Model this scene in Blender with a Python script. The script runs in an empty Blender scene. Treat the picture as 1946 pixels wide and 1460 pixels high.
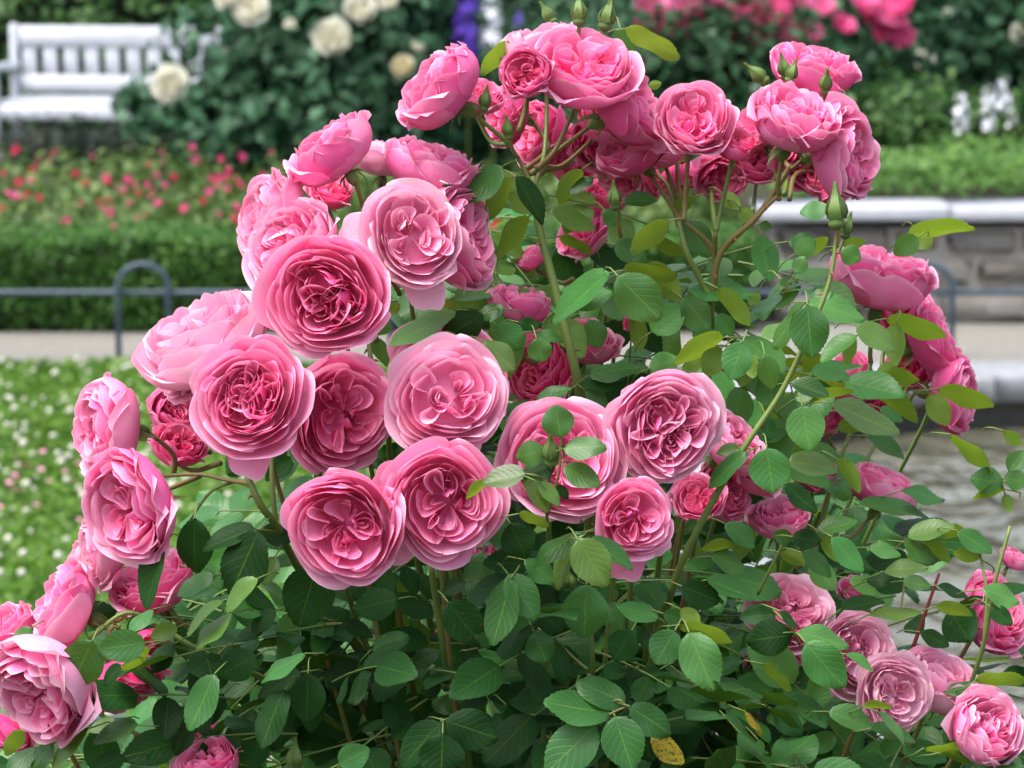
import bpy, math, random
import numpy as np
from mathutils import Matrix, Vector

# ------------------------------------------------------------------ camera, sky, sun, exposure
SC = bpy.context.scene
COL = SC.collection
PI = math.pi
CAM_H, PITCH, FOCUS, FPX = 1.85, math.radians(8.06), 2.5, 6757.0
cam_data = bpy.data.cameras.new("camera")
cam = bpy.data.objects.new("camera", cam_data)
COL.objects.link(cam)
cam.location = (0, 0, CAM_H)
cam.rotation_euler = (PI / 2 - PITCH, 0, 0)
cam_data.sensor_width = 36.0
cam_data.lens = 125.0
cam_data.clip_start, cam_data.clip_end = 0.1, 1500
cam_data.dof.use_dof = True
cam_data.dof.focus_distance = 2.5
cam_data.dof.aperture_fstop = 17.0
SC.camera = cam

SUN_EL, SUN_AZ = math.radians(66), math.radians(-120)      # azimuth from +Y, negative = to the left
SUN_DIR = Vector((math.sin(SUN_AZ) * math.cos(SUN_EL), math.cos(SUN_AZ) * math.cos(SUN_EL), math.sin(SUN_EL)))
world = bpy.data.worlds.new("World")
SC.world = world
world.use_nodes = True
wn, wl = world.node_tree.nodes, world.node_tree.links
wn.clear()
sky = wn.new("ShaderNodeTexSky")
sky.sky_type = 'NISHITA'
sky.sun_disc = False
sky.sun_elevation = SUN_EL
sky.sun_rotation = SUN_AZ
sky.air_density, sky.dust_density, sky.ozone_density = 1.0, 5.0, 1.0
hsv = wn.new("ShaderNodeHueSaturation")
hsv.inputs["Saturation"].default_value = 0.6               # thin even cloud
bg = wn.new("ShaderNodeBackground")
bg.inputs["Strength"].default_value = 0.15
wo = wn.new("ShaderNodeOutputWorld")
wl.new(sky.outputs[0], hsv.inputs["Color"])
wl.new(hsv.outputs[0], bg.inputs["Color"])
wl.new(bg.outputs[0], wo.inputs["Surface"])
sun_data = bpy.data.lights.new("sun", 'SUN')
sun_data.energy = 1.5
sun_data.angle = math.radians(40)
sun_data.color = (1.0, 0.975, 0.94)
sun = bpy.data.objects.new("sun", sun_data)
COL.objects.link(sun)
sun.rotation_euler = SUN_DIR.to_track_quat('Z', 'Y').to_euler()
SC.view_settings.view_transform = 'Standard'
SC.view_settings.look = 'None'
SC.view_settings.gamma = 1.0
SC.view_settings.use_curve_mapping = False
SC.view_settings.exposure = 1.25
SC.cycles.use_denoising = True
SC.cycles.max_bounces = 8
SC.cycles.diffuse_bounces = 5
SC.cycles.glossy_bounces = 3
SC.cycles.transmission_bounces = 6
SC.cycles.transparent_max_bounces = 6

# ------------------------------------------------------------------ helpers
FWD = Vector((0, math.cos(PITCH), -math.sin(PITCH)))
UP = Vector((0, math.sin(PITCH), math.cos(PITCH)))
RIGHT = Vector((1, 0, 0))
EYE = Vector((0, 0, CAM_H))


def P(px, py, off=0.0):
    """point `off` metres behind the plane of the nearest blooms, on the sight line of a photo pixel"""
    d = FOCUS + off
    return EYE + FWD * d + RIGHT * ((px - 973) * d / FPX) + UP * ((730 - py) * d / FPX)


def G(px, py, z=0.0):
    """point at height z on the sight line of a photo pixel"""
    v = FWD + RIGHT * ((px - 973) / FPX) + UP * ((730 - py) / FPX)
    return EYE + v * ((z - CAM_H) / v.z)


def AT(px, py, Y):
    v = FWD + RIGHT * ((px - 973) / FPX) + UP * ((730 - py) / FPX)
    return EYE + v * (Y / v.y)


def VIEW(x, y, z):
    """direction given as right, up, towards the camera"""
    return (RIGHT * x + UP * y - FWD * z).normalized()


def mesh_from(name, verts, faces, mats, uv=None, smooth=True, mat_idx=None, attr=None):
    """verts (N,3) array; faces list of equal-length index rows or (M,k) array; uv per vertex"""
    me = bpy.data.meshes.new(name)
    verts = np.asarray(verts, dtype=np.float32)
    if isinstance(faces, np.ndarray):
        groups = [faces]
    else:
        by = {}
        for f in faces:
            by.setdefault(len(f), []).append(f)
        groups = [np.array(v, dtype=np.int32) for v in by.values()]
    nl = sum(g.size for g in groups)
    nf = sum(len(g) for g in groups)
    me.vertices.add(len(verts))
    me.vertices.foreach_set("co", verts.ravel())
    me.loops.add(nl)
    li = np.concatenate([g.ravel() for g in groups]).astype(np.int32)
    me.loops.foreach_set("vertex_index", li)
    me.polygons.add(nf)
    ls, st = [], 0
    for g in groups:
        ls.append(st + np.arange(len(g)) * g.shape[1])
        st += g.size
    me.polygons.foreach_set("loop_start", np.concatenate(ls).astype(np.int32))
    if smooth:
        me.polygons.foreach_set("use_smooth", np.ones(nf, dtype=bool))
    for m in (mats if isinstance(mats, (list, tuple)) else [mats]):
        me.materials.append(m)
    if mat_idx is not None:
        me.polygons.foreach_set("material_index", np.asarray(mat_idx, dtype=np.int32))
    me.update(calc_edges=True)
    if uv is not None:
        l = me.uv_layers.new(name="UVMap")
        l.data.foreach_set("uv", np.asarray(uv, dtype=np.float32)[li].ravel())
    if attr is not None:
        a = me.color_attributes.new("tone", 'FLOAT_COLOR', 'POINT')
        a.data.foreach_set("color", np.asarray(attr, dtype=np.float32).ravel())
    return me


def link(name, me, parent=None, loc=None, mw=None):
    o = bpy.data.objects.new(name, me)
    COL.objects.link(o)
    if parent is not None:
        o.parent = parent
    if mw is not None:
        o.matrix_local = mw
    elif loc is not None:
        o.location = loc
    return o


def tag(o, label=None, cat=None, group=None, kind=None):
    for k, v in (("label", label), ("category", cat), ("group", group), ("kind", kind)):
        if v:
            o[k] = v
    return o


def empty(name, loc=(0, 0, 0), rotz=0.0):
    o = bpy.data.objects.new(name, None)
    COL.objects.link(o)
    o.location = loc
    o.rotation_euler = (0, 0, rotz)
    return o


class MB:
    """collects geometry for one mesh"""
    def __init__(self):
        self.v, self.f, self.uv, self.at, self.mi, self.n = [], [], [], [], [], 0

    def add(self, v, f, uv=None, at=None, mi=0):
        v = np.asarray(v, dtype=float).reshape(-1, 3)
        self.v.append(v)
        for r in (f.tolist() if isinstance(f, np.ndarray) else f):
            self.f.append([i + self.n for i in r])
            self.mi.append(mi)
        self.uv.append(np.zeros((len(v), 2)) if uv is None else np.asarray(uv, float).reshape(-1, 2))
        self.at.append(np.tile([0.5, 0, 0, 1], (len(v), 1)) if at is None else np.tile(at, (len(v), 1)))
        self.n += len(v)

    def box(self, c, s, rot=None, mi=0, bev=0.0):
        c, h = np.array(c, float), np.array(s, float) / 2
        b = min(bev, *(h * 0.9)) if bev else 0
        if b <= 0:
            v = np.array([[x, y, z] for x in (-1, 1) for y in (-1, 1) for z in (-1, 1)]) * h
            f = [(0, 1, 3, 2), (4, 6, 7, 5), (0, 4, 5, 1), (2, 3, 7, 6), (0, 2, 6, 4), (1, 5, 7, 3)]
        else:
            v, f = chamfer_box(h, b)
        if rot is not None:
            v = v @ np.array(rot.to_3x3() if hasattr(rot, "to_3x3") else rot).T
        # keep winding groups separate (quads and tris)
        self.add(v + c, f, mi=mi)

    def tube(self, pts, radii, sides=8, cap=True, mi=0):
        v, f = tube(pts, radii, sides, cap)
        self.add(v, f, mi=mi)

    def mesh(self, name, mats, smooth=True):
        return mesh_from(name, np.concatenate(self.v), self.f if len({len(r) for r in self.f}) == 1 else self.f,
                         mats, np.concatenate(self.uv), smooth, None, np.concatenate(self.at))

    def build(self, name, mats, parent=None, loc=None, smooth=True):
        return link(name, self.mesh(name, mats, smooth), parent, loc)


def chamfer_box(h, b):
    vs, idx = [], {}
    for sx in (-1, 1):
        for sy in (-1, 1):
            for sz in (-1, 1):
                s = np.array([sx, sy, sz])
                for a in range(3):
                    p = s * (h - b)
                    p[a] = s[a] * h[a]
                    idx[(sx, sy, sz, a)] = len(vs)
                    vs.append(p)
    f = []
    for a in range(3):
        o1, o2 = [i for i in range(3) if i != a]
        for s in (-1, 1):
            q = []
            for (u, w) in ((-1, -1), (1, -1), (1, 1), (-1, 1)):
                k = [0, 0, 0]
                k[a], k[o1], k[o2] = s, u, w
                q.append(idx[(*k, a)])
            f.append(q if (s > 0) == (a != 1) else q[::-1])
    for a in range(3):
        o1, o2 = [i for i in range(3) if i != a]
        for s1 in (-1, 1):
            for s2 in (-1, 1):
                q = []
                for (t, face) in ((-1, o1), (1, o1), (1, o2), (-1, o2)):
                    k = [0, 0, 0]
                    k[a], k[o1], k[o2] = t, s1, s2
                    q.append(idx[(*k, face)])
                f.append(q)
    for sx in (-1, 1):
        for sy in (-1, 1):
            for sz in (-1, 1):
                f.append([idx[(sx, sy, sz, a)] for a in range(3)])
    return np.array(vs), f


def catmull(pts, n=6):
    p = [Vector(q) for q in pts]
    p = [p[0] * 2 - p[1]] + p + [p[-1] * 2 - p[-2]]
    out = []
    for i in range(1, len(p) - 2):
        for k in range(n):
            t = k / n
            a, b, c, d = p[i - 1], p[i], p[i + 1], p[i + 2]
            out.append(0.5 * ((2 * b) + (c - a) * t + (2 * a - 5 * b + 4 * c - d) * t * t + (3 * b - a - 3 * c + d) * t ** 3))
    out.append(p[-2])
    return out


def tube(pts, radii, sides=8, cap=True):
    pts = [Vector(p) for p in pts]
    n = len(pts)
    if not hasattr(radii, '__len__'):
        radii = [radii] * n
    elif len(radii) == 2 and n != 2:
        radii = [radii[0] + (radii[1] - radii[0]) * i / (n - 1) for i in range(n)]
    v, f = [], []
    nrm = None
    for i, p in enumerate(pts):
        t = (pts[min(i + 1, n - 1)] - pts[max(i - 1, 0)])
        t = t.normalized() if t.length > 1e-9 else Vector((0, 0, 1))
        if nrm is None:
            nrm = t.orthogonal().normalized()
        else:
            nrm = nrm - t * nrm.dot(t)
            nrm = nrm.normalized() if nrm.length > 1e-6 else t.orthogonal().normalized()
        bn = t.cross(nrm)
        for k in range(sides):
            a = 2 * PI * k / sides
            v.append(p + (nrm * math.cos(a) + bn * math.sin(a)) * radii[i])
    for i in range(n - 1):
        for k in range(sides):
            k2 = (k + 1) % sides
            f.append([i * sides + k, i * sides + k2, (i + 1) * sides + k2, (i + 1) * sides + k])
    if cap:
        f.append(list(range(sides - 1, -1, -1)))
        f.append([(n - 1) * sides + k for k in range(sides)])
    return np.array([list(q) for q in v]), f


# ------------------------------------------------------------------ materials
def new_mat(name):
    m = bpy.data.materials.new(name)
    m.use_nodes = True
    nt = m.node_tree
    nt.nodes.clear()
    return m, nt, nt.nodes, nt.links


def N(nodes, typ, **kw):
    n = nodes.new(typ)
    for k, v in kw.items():
        if k in n.inputs:
            n.inputs[k].default_value = v
        else:
            setattr(n, k, v)
    return n


def math_node(nodes, links, op, a, b=None, c=None, clamp=False):
    n = nodes.new("ShaderNodeMath")
    n.operation = op
    n.use_clamp = clamp
    for i, x in enumerate((a, b, c)):
        if x is None:
            continue
        if isinstance(x, (int, float)):
            n.inputs[i].default_value = x
        else:
            links.new(x, n.inputs[i])
    return n.outputs[0]


def mix_col(nodes, links, fac, a, b, blend='MIX'):
    n = nodes.new("ShaderNodeMix")
    n.data_type = 'RGBA'
    n.blend_type = blend
    for i, x in ((0, fac), (6, a), (7, b)):
        if isinstance(x, (int, float)):
            n.inputs[i].default_value = x
        elif isinstance(x, tuple):
            n.inputs[i].default_value = (*x, 1) if len(x) == 3 else x
        else:
            links.new(x, n.inputs[i])
    return n.outputs[2]


def ramp(nodes, links, fac, stops):
    n = nodes.new("ShaderNodeValToRGB")
    e = n.color_ramp.elements
    while len(e) < len(stops):
        e.new(0.5)
    for el, (p, c) in zip(e, stops):
        el.position = p
        el.color = (*c, 1) if len(c) == 3 else c
    links.new(fac, n.inputs[0])
    return n.outputs[0]


def simple_mat(name, col, rough=0.6, var=0.15, scale=20.0, bump=0.0, bscale=80.0, spec=0.4, col2=None, metallic=0.0):
    m, nt, nd, lk = new_mat(name)
    tc = N(nd, "ShaderNodeTexCoord")
    nz = N(nd, "ShaderNodeTexNoise", Scale=scale, Detail=5.0, Roughness=0.6)
    lk.new(tc.outputs["Object"], nz.inputs["Vector"])
    c2 = col2 or tuple(min(1, c * (1 + var * 2)) for c in col)
    c1 = tuple(c * (1 - var) for c in col) if col2 is None else col
    colr = ramp(nd, lk, nz.outputs["Fac"], [(0.3, c1), (0.7, c2)])
    b = N(nd, "ShaderNodeBsdfPrincipled", Roughness=rough, Metallic=metallic)
    b.inputs["Specular IOR Level"].default_value = spec
    lk.new(colr, b.inputs["Base Color"])
    if bump:
        n2 = N(nd, "ShaderNodeTexNoise", Scale=bscale, Detail=6.0)
        lk.new(tc.outputs["Object"], n2.inputs["Vector"])
        bp = N(nd, "ShaderNodeBump", Strength=bump, Distance=0.01)
        lk.new(n2.outputs["Fac"], bp.inputs["Height"])
        lk.new(bp.outputs[0], b.inputs["Normal"])
    o = N(nd, "ShaderNodeOutputMaterial")
    lk.new(b.outputs[0], o.inputs[0])
    return m


def petal_mat(name, deep, mid, pale, edge, trans=0.31):
    """pigment by tone attribute (r: paleness, g: speckled, b: random), running paler to the rim and base of each petal"""
    m, nt, nd, lk = new_mat(name)
    at = N(nd, "ShaderNodeAttribute", attribute_name="tone")
    sp = N(nd, "ShaderNodeSeparateColor")
    lk.new(at.outputs["Color"], sp.inputs[0])
    uv = N(nd, "ShaderNodeUVMap")
    sx = N(nd, "ShaderNodeSeparateXYZ")
    lk.new(uv.outputs[0], sx.inputs[0])
    tc = N(nd, "ShaderNodeTexCoord")
    # soft mottling plus fine veins that run along the petal
    mp = N(nd, "ShaderNodeMapping")
    mp.inputs["Scale"].default_value = (22, 1.6, 1)
    lk.new(uv.outputs[0], mp.inputs["Vector"])
    veins = N(nd, "ShaderNodeTexNoise", Scale=3.0, Detail=4.0, Roughness=0.6)
    lk.new(mp.outputs[0], veins.inputs["Vector"])
    nz = N(nd, "ShaderNodeTexNoise", Scale=2.2, Detail=3.0)
    lk.new(tc.outputs["Object"], nz.inputs["Vector"])
    t = math_node(nd, lk, 'MULTIPLY_ADD', nz.outputs["Fac"], 0.30, -0.15)
    t = math_node(nd, lk, 'ADD', t, sp.outputs[0])
    t = math_node(nd, lk, 'ADD', t, math_node(nd, lk, 'MULTIPLY_ADD', veins.outputs["Fac"], 0.18, -0.09))
    rim = math_node(nd, lk, 'POWER', sx.outputs[1], 7.0)
    t = math_node(nd, lk, 'MULTIPLY_ADD', rim, 0.22, t, clamp=True)
    col = ramp(nd, lk, t, [(0.0, deep), (0.5, mid), (1.0, pale)])
    lip = math_node(nd, lk, 'POWER', sx.outputs[1], 45.0)
    col = mix_col(nd, lk, math_node(nd, lk, 'MULTIPLY', lip, 0.5), col, edge)
    # back of the petal is a little paler and bluer
    geo = N(nd, "ShaderNodeNewGeometry")
    col = mix_col(nd, lk, math_node(nd, lk, 'MULTIPLY', geo.outputs["Backfacing"], 0.28), col, pale)
    # red speckles left by rain on old blooms
    vo = N(nd, "ShaderNodeTexVoronoi", Scale=9.0)
    lk.new(tc.outputs["Object"], vo.inputs["Vector"])
    hole = math_node(nd, lk, 'LESS_THAN', vo.outputs["Distance"], 0.13)
    n3 = N(nd, "ShaderNodeTexNoise", Scale=2.5)
    lk.new(tc.outputs["Object"], n3.inputs["Vector"])
    hole = math_node(nd, lk, 'MULTIPLY', hole, math_node(nd, lk, 'GREATER_THAN', n3.outputs["Fac"], 0.5))
    hole = math_node(nd, lk, 'MULTIPLY', hole, sp.outputs[1])
    col = mix_col(nd, lk, math_node(nd, lk, 'MULTIPLY', hole, 0.7), col, (0.45, 0.03, 0.08))
    # withered cream and brown edges on old blooms
    n5 = N(nd, "ShaderNodeTexNoise", Scale=5.0, Detail=4.0)
    lk.new(tc.outputs["Object"], n5.inputs["Vector"])
    wz = math_node(nd, lk, 'MULTIPLY', math_node(nd, lk, 'POWER', sx.outputs[1], 14.0), math_node(nd, lk, 'MULTIPLY', sp.outputs[1], math_node(nd, lk, 'GREATER_THAN', n5.outputs["Fac"], 0.52)))
    col = mix_col(nd, lk, math_node(nd, lk, 'MULTIPLY', wz, 0.75), col, (0.72, 0.52, 0.34))
    b = N(nd, "ShaderNodeBsdfPrincipled", Roughness=0.55)
    b.inputs["Specular IOR Level"].default_value = 0.16
    lk.new(col, b.inputs["Base Color"])
    bp = N(nd, "ShaderNodeBump", Strength=0.10, Distance=0.02)
    lk.new(veins.outputs["Fac"], bp.inputs["Height"])
    lk.new(bp.outputs[0], b.inputs["Normal"])
    tr = N(nd, "ShaderNodeBsdfTranslucent")
    lk.new(col, tr.inputs["Color"])
    mx = N(nd, "ShaderNodeMixShader", Fac=trans)
    lk.new(b.outputs[0], mx.inputs[1])
    lk.new(tr.outputs[0], mx.inputs[2])
    o = N(nd, "ShaderNodeOutputMaterial")
    lk.new(mx.outputs[0], o.inputs[0])
    return m


def leaf_mat(name, top, under, glow, rough=0.36, trans=0.3, var=0.32, spotted=None, spec=0.42):
    m, nt, nd, lk = new_mat(name)
    uv = N(nd, "ShaderNodeUVMap")
    sx = N(nd, "ShaderNodeSeparateXYZ")
    lk.new(uv.outputs[0], sx.inputs[0])
    oi = N(nd, "ShaderNodeObjectInfo")
    tc = N(nd, "ShaderNodeTexCoord")
    geo = N(nd, "ShaderNodeNewGeometry")
    nz = N(nd, "ShaderNodeTexNoise", Scale=28.0, Detail=4.0)
    lk.new(geo.outputs["Position"], nz.inputs["Vector"])
    # side veins leave the midrib at an angle
    ax = math_node(nd, lk, 'ABSOLUTE', math_node(nd, lk, 'SUBTRACT', sx.outputs[0], 0.5))
    ph = math_node(nd, lk, 'MULTIPLY_ADD', ax, -0.75, sx.outputs[1])
    wv = math_node(nd, lk, 'SINE', math_node(nd, lk, 'MULTIPLY_ADD', ph, 42.0, math_node(nd, lk, 'MULTIPLY', oi.outputs['Random'], 6.0)))
    vein = math_node(nd, lk, 'POWER', math_node(nd, lk, 'MULTIPLY_ADD', wv, 0.5, 0.5), 9.0)
    mid = math_node(nd, lk, 'LESS_THAN', ax, 0.014)
    lightv = math_node(nd, lk, 'MAXIMUM', math_node(nd, lk, 'MULTIPLY', vein, 0.10), math_node(nd, lk, 'MULTIPLY', mid, 0.40))
    f = math_node(nd, lk, 'MULTIPLY_ADD', nz.outputs["Fac"], 0.7, math_node(nd, lk, 'MULTIPLY_ADD', oi.outputs["Random"], 0.7, -0.2), clamp=True)
    c = ramp(nd, lk, f, [(0.2, tuple(x * (1 - var) for x in top)), (0.85, tuple(x * (1 + var * 1.4) for x in top))])
    c = mix_col(nd, lk, geo.outputs["Backfacing"], c, under)
    c = mix_col(nd, lk, lightv, c, glow)
    vo = N(nd, "ShaderNodeTexVoronoi", Scale=75.0)
    lk.new(geo.outputs["Position"], vo.inputs["Vector"])
    mark = math_node(nd, lk, 'MULTIPLY', math_node(nd, lk, 'LESS_THAN', vo.outputs["Distance"], 0.10), math_node(nd, lk, 'GREATER_THAN', oi.outputs["Random"], 0.6))
    c = mix_col(nd, lk, math_node(nd, lk, 'MULTIPLY', mark, 0.6), c, (0.10, 0.06, 0.02))
    if spotted:
        n4 = N(nd, "ShaderNodeTexNoise", Scale=7.0, Detail=6.0, Roughness=0.75)
        lk.new(uv.outputs[0], n4.inputs["Vector"])
        c = mix_col(nd, lk, math_node(nd, lk, 'GREATER_THAN', n4.outputs["Fac"], 0.54), c, spotted)
    b = N(nd, "ShaderNodeBsdfPrincipled", Roughness=rough)
    b.inputs["Specular IOR Level"].default_value = spec
    rg = math_node(nd, lk, 'MULTIPLY_ADD', geo.outputs["Backfacing"], 0.25, rough)
    lk.new(rg, b.inputs["Roughness"])
    lk.new(c, b.inputs["Base Color"])
    h = math_node(nd, lk, 'SUBTRACT', math_node(nd, lk, 'MULTIPLY', nz.outputs["Fac"], 0.5), math_node(nd, lk, 'MAXIMUM', vein, mid))
    bp = N(nd, "ShaderNodeBump", Strength=0.20, Distance=0.0008)
    lk.new(h, bp.inputs["Height"])
    lk.new(bp.outputs[0], b.inputs["Normal"])
    tr = N(nd, "ShaderNodeBsdfTranslucent")
    tr.inputs["Color"].default_value = (*glow, 1)
    mx = N(nd, "ShaderNodeMixShader", Fac=trans)
    lk.new(b.outputs[0], mx.inputs[1])
    lk.new(tr.outputs[0], mx.inputs[2])
    o = N(nd, "ShaderNodeOutputMaterial")
    lk.new(mx.outputs[0], o.inputs[0])
    return m


def cloud_leaf_mat(name, c1, c2, c3, rough=0.45, trans=0.25, scale=6.0):
    """small distant leaves: pigment varies from leaf to leaf and in drifts"""
    m, nt, nd, lk = new_mat(name)
    at = N(nd, "ShaderNodeAttribute", attribute_name="tone")
    sp = N(nd, "ShaderNodeSeparateColor")
    lk.new(at.outputs["Color"], sp.inputs[0])
    tc = N(nd, "ShaderNodeTexCoord")
    nz = N(nd, "ShaderNodeTexNoise", Scale=scale, Detail=2.0)
    lk.new(tc.outputs["Object"], nz.inputs["Vector"])
    f = math_node(nd, lk, 'MULTIPLY_ADD', nz.outputs["Fac"], 0.9, math_node(nd, lk, 'MULTIPLY_ADD', sp.outputs[0], 0.6, -0.25), clamp=True)
    c = ramp(nd, lk, f, [(0.15, c1), (0.5, c2), (0.9, c3)])
    b = N(nd, "ShaderNodeBsdfPrincipled", Roughness=rough)
    b.inputs["Specular IOR Level"].default_value = 0.25
    lk.new(c, b.inputs["Base Color"])
    tr = N(nd, "ShaderNodeBsdfTranslucent")
    lk.new(c, tr.inputs["Color"])
    mx = N(nd, "ShaderNodeMixShader", Fac=trans)
    lk.new(b.outputs[0], mx.inputs[1])
    lk.new(tr.outputs[0], mx.inputs[2])
    o = N(nd, "ShaderNodeOutputMaterial")
    lk.new(mx.outputs[0], o.inputs[0])
    return m


M = {}
M['petal'] = petal_mat('pink_petal', (0.87, 0.032, 0.21), (0.91, 0.175, 0.45), (0.94, 0.58, 0.74), (0.95, 0.81, 0.85))
M['white_petal'] = petal_mat('cream_petal', (0.80, 0.72, 0.45), (0.85, 0.82, 0.66), (0.87, 0.87, 0.80), (0.9, 0.9, 0.86))
M['far_pink'] = petal_mat('rose_red_petal', (0.66, 0.03, 0.18), (0.78, 0.09, 0.32), (0.84, 0.28, 0.50), (0.86, 0.45, 0.60))
M['red_petal'] = petal_mat('red_petal', (0.55, 0.01, 0.03), (0.68, 0.03, 0.10), (0.75, 0.10, 0.22), (0.75, 0.2, 0.25))
M['leaf_dark'] = leaf_mat('dark_rose_leaf', (0.008, 0.040, 0.008), (0.035, 0.08, 0.018), (0.08, 0.20, 0.01), rough=0.5, trans=0.16, spec=0.13)  # dark leaf green, pushed darker to stand in for shade low in the bush
M['leaf_mid'] = leaf_mat('green_rose_leaf', (0.028, 0.122, 0.026), (0.08, 0.17, 0.025), (0.20, 0.38, 0.03), rough=0.36, spec=0.38, trans=0.28)
M['leaf_young'] = leaf_mat('young_rose_leaf', (0.075, 0.16, 0.035), (0.13, 0.23, 0.03), (0.27, 0.42, 0.025), rough=0.34, trans=0.36, spec=0.5)
M['leaf_fresh'] = leaf_mat('fresh_rose_leaf', (0.052, 0.165, 0.038), (0.11, 0.20, 0.03), (0.24, 0.42, 0.03), rough=0.35, trans=0.32, spec=0.38)
M['leaf_yellow'] = leaf_mat('yellowed_rose_leaf', (0.45, 0.33, 0.03), (0.4, 0.3, 0.05), (0.5, 0.4, 0.03), spotted=(0.05, 0.055, 0.015))
M['stem'] = simple_mat('green_stem', (0.10, 0.17, 0.035), 0.45, col2=(0.16, 0.21, 0.05), scale=30)
M['stem_red'] = simple_mat('reddish_stem', (0.20, 0.11, 0.04), 0.5, col2=(0.14, 0.17, 0.045), scale=45)
M['shoot_red'] = simple_mat('dark_red_shoot', (0.20, 0.03, 0.025), 0.5)
M['thorn'] = simple_mat('red_thorn', (0.20, 0.06, 0.04), 0.5)
M['sepal'] = leaf_mat('sepal_green', (0.12, 0.20, 0.05), (0.18, 0.24, 0.10), (0.30, 0.36, 0.06), rough=0.5)


# ------------------------------------------------------------------ one bloom
def bez(p, t):
    t = t[..., None]
    return (1 - t) ** 3 * p[0] + 3 * (1 - t) ** 2 * t * p[1] + 3 * (1 - t) * t ** 2 * p[2] + t ** 3 * p[3]


def wav(rng, s, lo=2.0, hi=6.0, n=3):
    out = np.zeros_like(s)
    for _ in range(n):
        out += math.sin(rng.uniform(0, 6.28)) * 0 + rng.uniform(0.4, 1.0) * np.sin(s * rng.uniform(lo, hi) + rng.uniform(0, 6.28))
    return out / n


def grid_faces(nu, nv):
    i = np.arange(nu - 1)[:, None] * nv + np.arange(nv - 1)[None]
    return np.stack([i, i + 1, i + nv + 1, i + nv], -1).reshape(-1, 4)


def wrap_petal(rng, th, half, prof, ruffle=0.04, lip=0.05, notch=0.08, rnd=2.6, short=0.28, twist=0.05, nu=13, nv=9, nick=0.0):
    """a petal that wraps part way round the axis; prof = 4 (r,z) control points from base to rim"""
    s = np.linspace(-1, 1, nu)[:, None] * np.ones((1, nv))
    t = np.ones((nu, 1)) * np.linspace(0, 1, nv)[None] ** 0.85
    L = 1 - short * np.abs(s) ** rnd - notch * np.exp(-(s / 0.22) ** 2) + nick * wav(rng, s, 6, 12)
    tt = t * L
    rz = bez(np.array(prof, float), tt)
    r, z = rz[..., 0], rz[..., 1]
    w = (0.42 + 0.58 * np.sin(np.clip(t / 0.62, 0, 1) * PI / 2)) * (1 - 0.30 * np.clip((t - 0.6) / 0.4, 0, 1) ** 2.4)
    ang = th + half * s * w
    e = t ** 3
    r = r * (1 + twist * s * t) + ruffle * wav(rng, s, 2, 6) * e
    z = z + ruffle * 0.7 * wav(rng, s, 2, 5) * e
    q = np.clip((t - 0.78) / 0.22, 0, 1) ** 2
    r = r + lip * q
    z = z - lip * 0.35 * q
    v = np.stack([r * np.cos(ang), r * np.sin(ang), z], -1).reshape(-1, 3)
    uv = np.stack([(s + 1) / 2, t], -1).reshape(-1, 2)
    return v, grid_faces(nu, nv)[:, ::-1], uv


def fold_petal(rng, qa, ri, ro, w, z0, zt, off=0.0, ruffle=0.03, lean=0.0, swirl=0.0, nu=15, nv=7, span=(-1, 1)):
    """a petal folded lengthwise (closed end outwards), one of a nest that makes a quarter of the rosette"""
    s = np.linspace(-1, 1, nu)[:, None] * np.ones((1, nv))
    t = np.ones((nu, 1)) * np.linspace(0, 1, nv)[None]
    sg_ = lerp(span[0], span[1], (s + 1) / 2)
    a = sg_ * PI / 2
    k = 0.5 + 0.5 * t ** 0.7
    rr = ri + (ro - ri) * np.abs(np.cos(a)) ** 0.5 * k
    fi = w * np.sign(sg_) * np.abs(np.sin(a)) ** 0.75 * (0.6 + 0.4 * t) + off
    arch = 1 - 0.26 * np.abs(s) ** 2.2 - 0.10 * np.exp(-(s / 0.18) ** 2)
    z = z0 + (zt - z0) * t * arch
    e = t ** 2.5
    rr = np.maximum(0.01, rr + (ruffle * wav(rng, s, 2, 6) + lean * np.cos(a)) * e)
    fi = fi + 1.4 * ruffle * wav(rng, s, 2, 6) * e + swirl * (rr - 0.2)
    z = z + ruffle * 0.6 * wav(rng, s, 3, 6) * e
    x, y = rr * np.cos(fi), rr * np.sin(fi)
    c, sn = math.cos(qa), math.sin(qa)
    v = np.stack([x * c - y * sn, x * sn + y * c, z], -1).reshape(-1, 3)
    uv = np.stack([(s + 1) / 2, t], -1).reshape(-1, 2)
    return v, grid_faces(nu, nv)[:, ::-1], uv


def lerp(a, b, t):
    return a + (b - a) * t


def warp(v, ph, amp):
    """gentle irregularity of the whole bloom"""
    x, y, z = v[:, 0], v[:, 1], v[:, 2]
    g = np.clip((z + 0.5) / 0.8, 0, 1)
    o = v.copy()
    o[:, 0] += amp * g * (np.sin(3.1 * y + ph[0]) + 0.5 * np.sin(6.3 * x + ph[1]))
    o[:, 1] += amp * g * (np.sin(2.9 * x + ph[2]) + 0.5 * np.sin(5.7 * y + ph[3]))
    o[:, 2] += amp * 0.9 * g * (np.sin(2.6 * x + ph[4]) * np.sin(2.3 * y + ph[5]))
    return o


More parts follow.
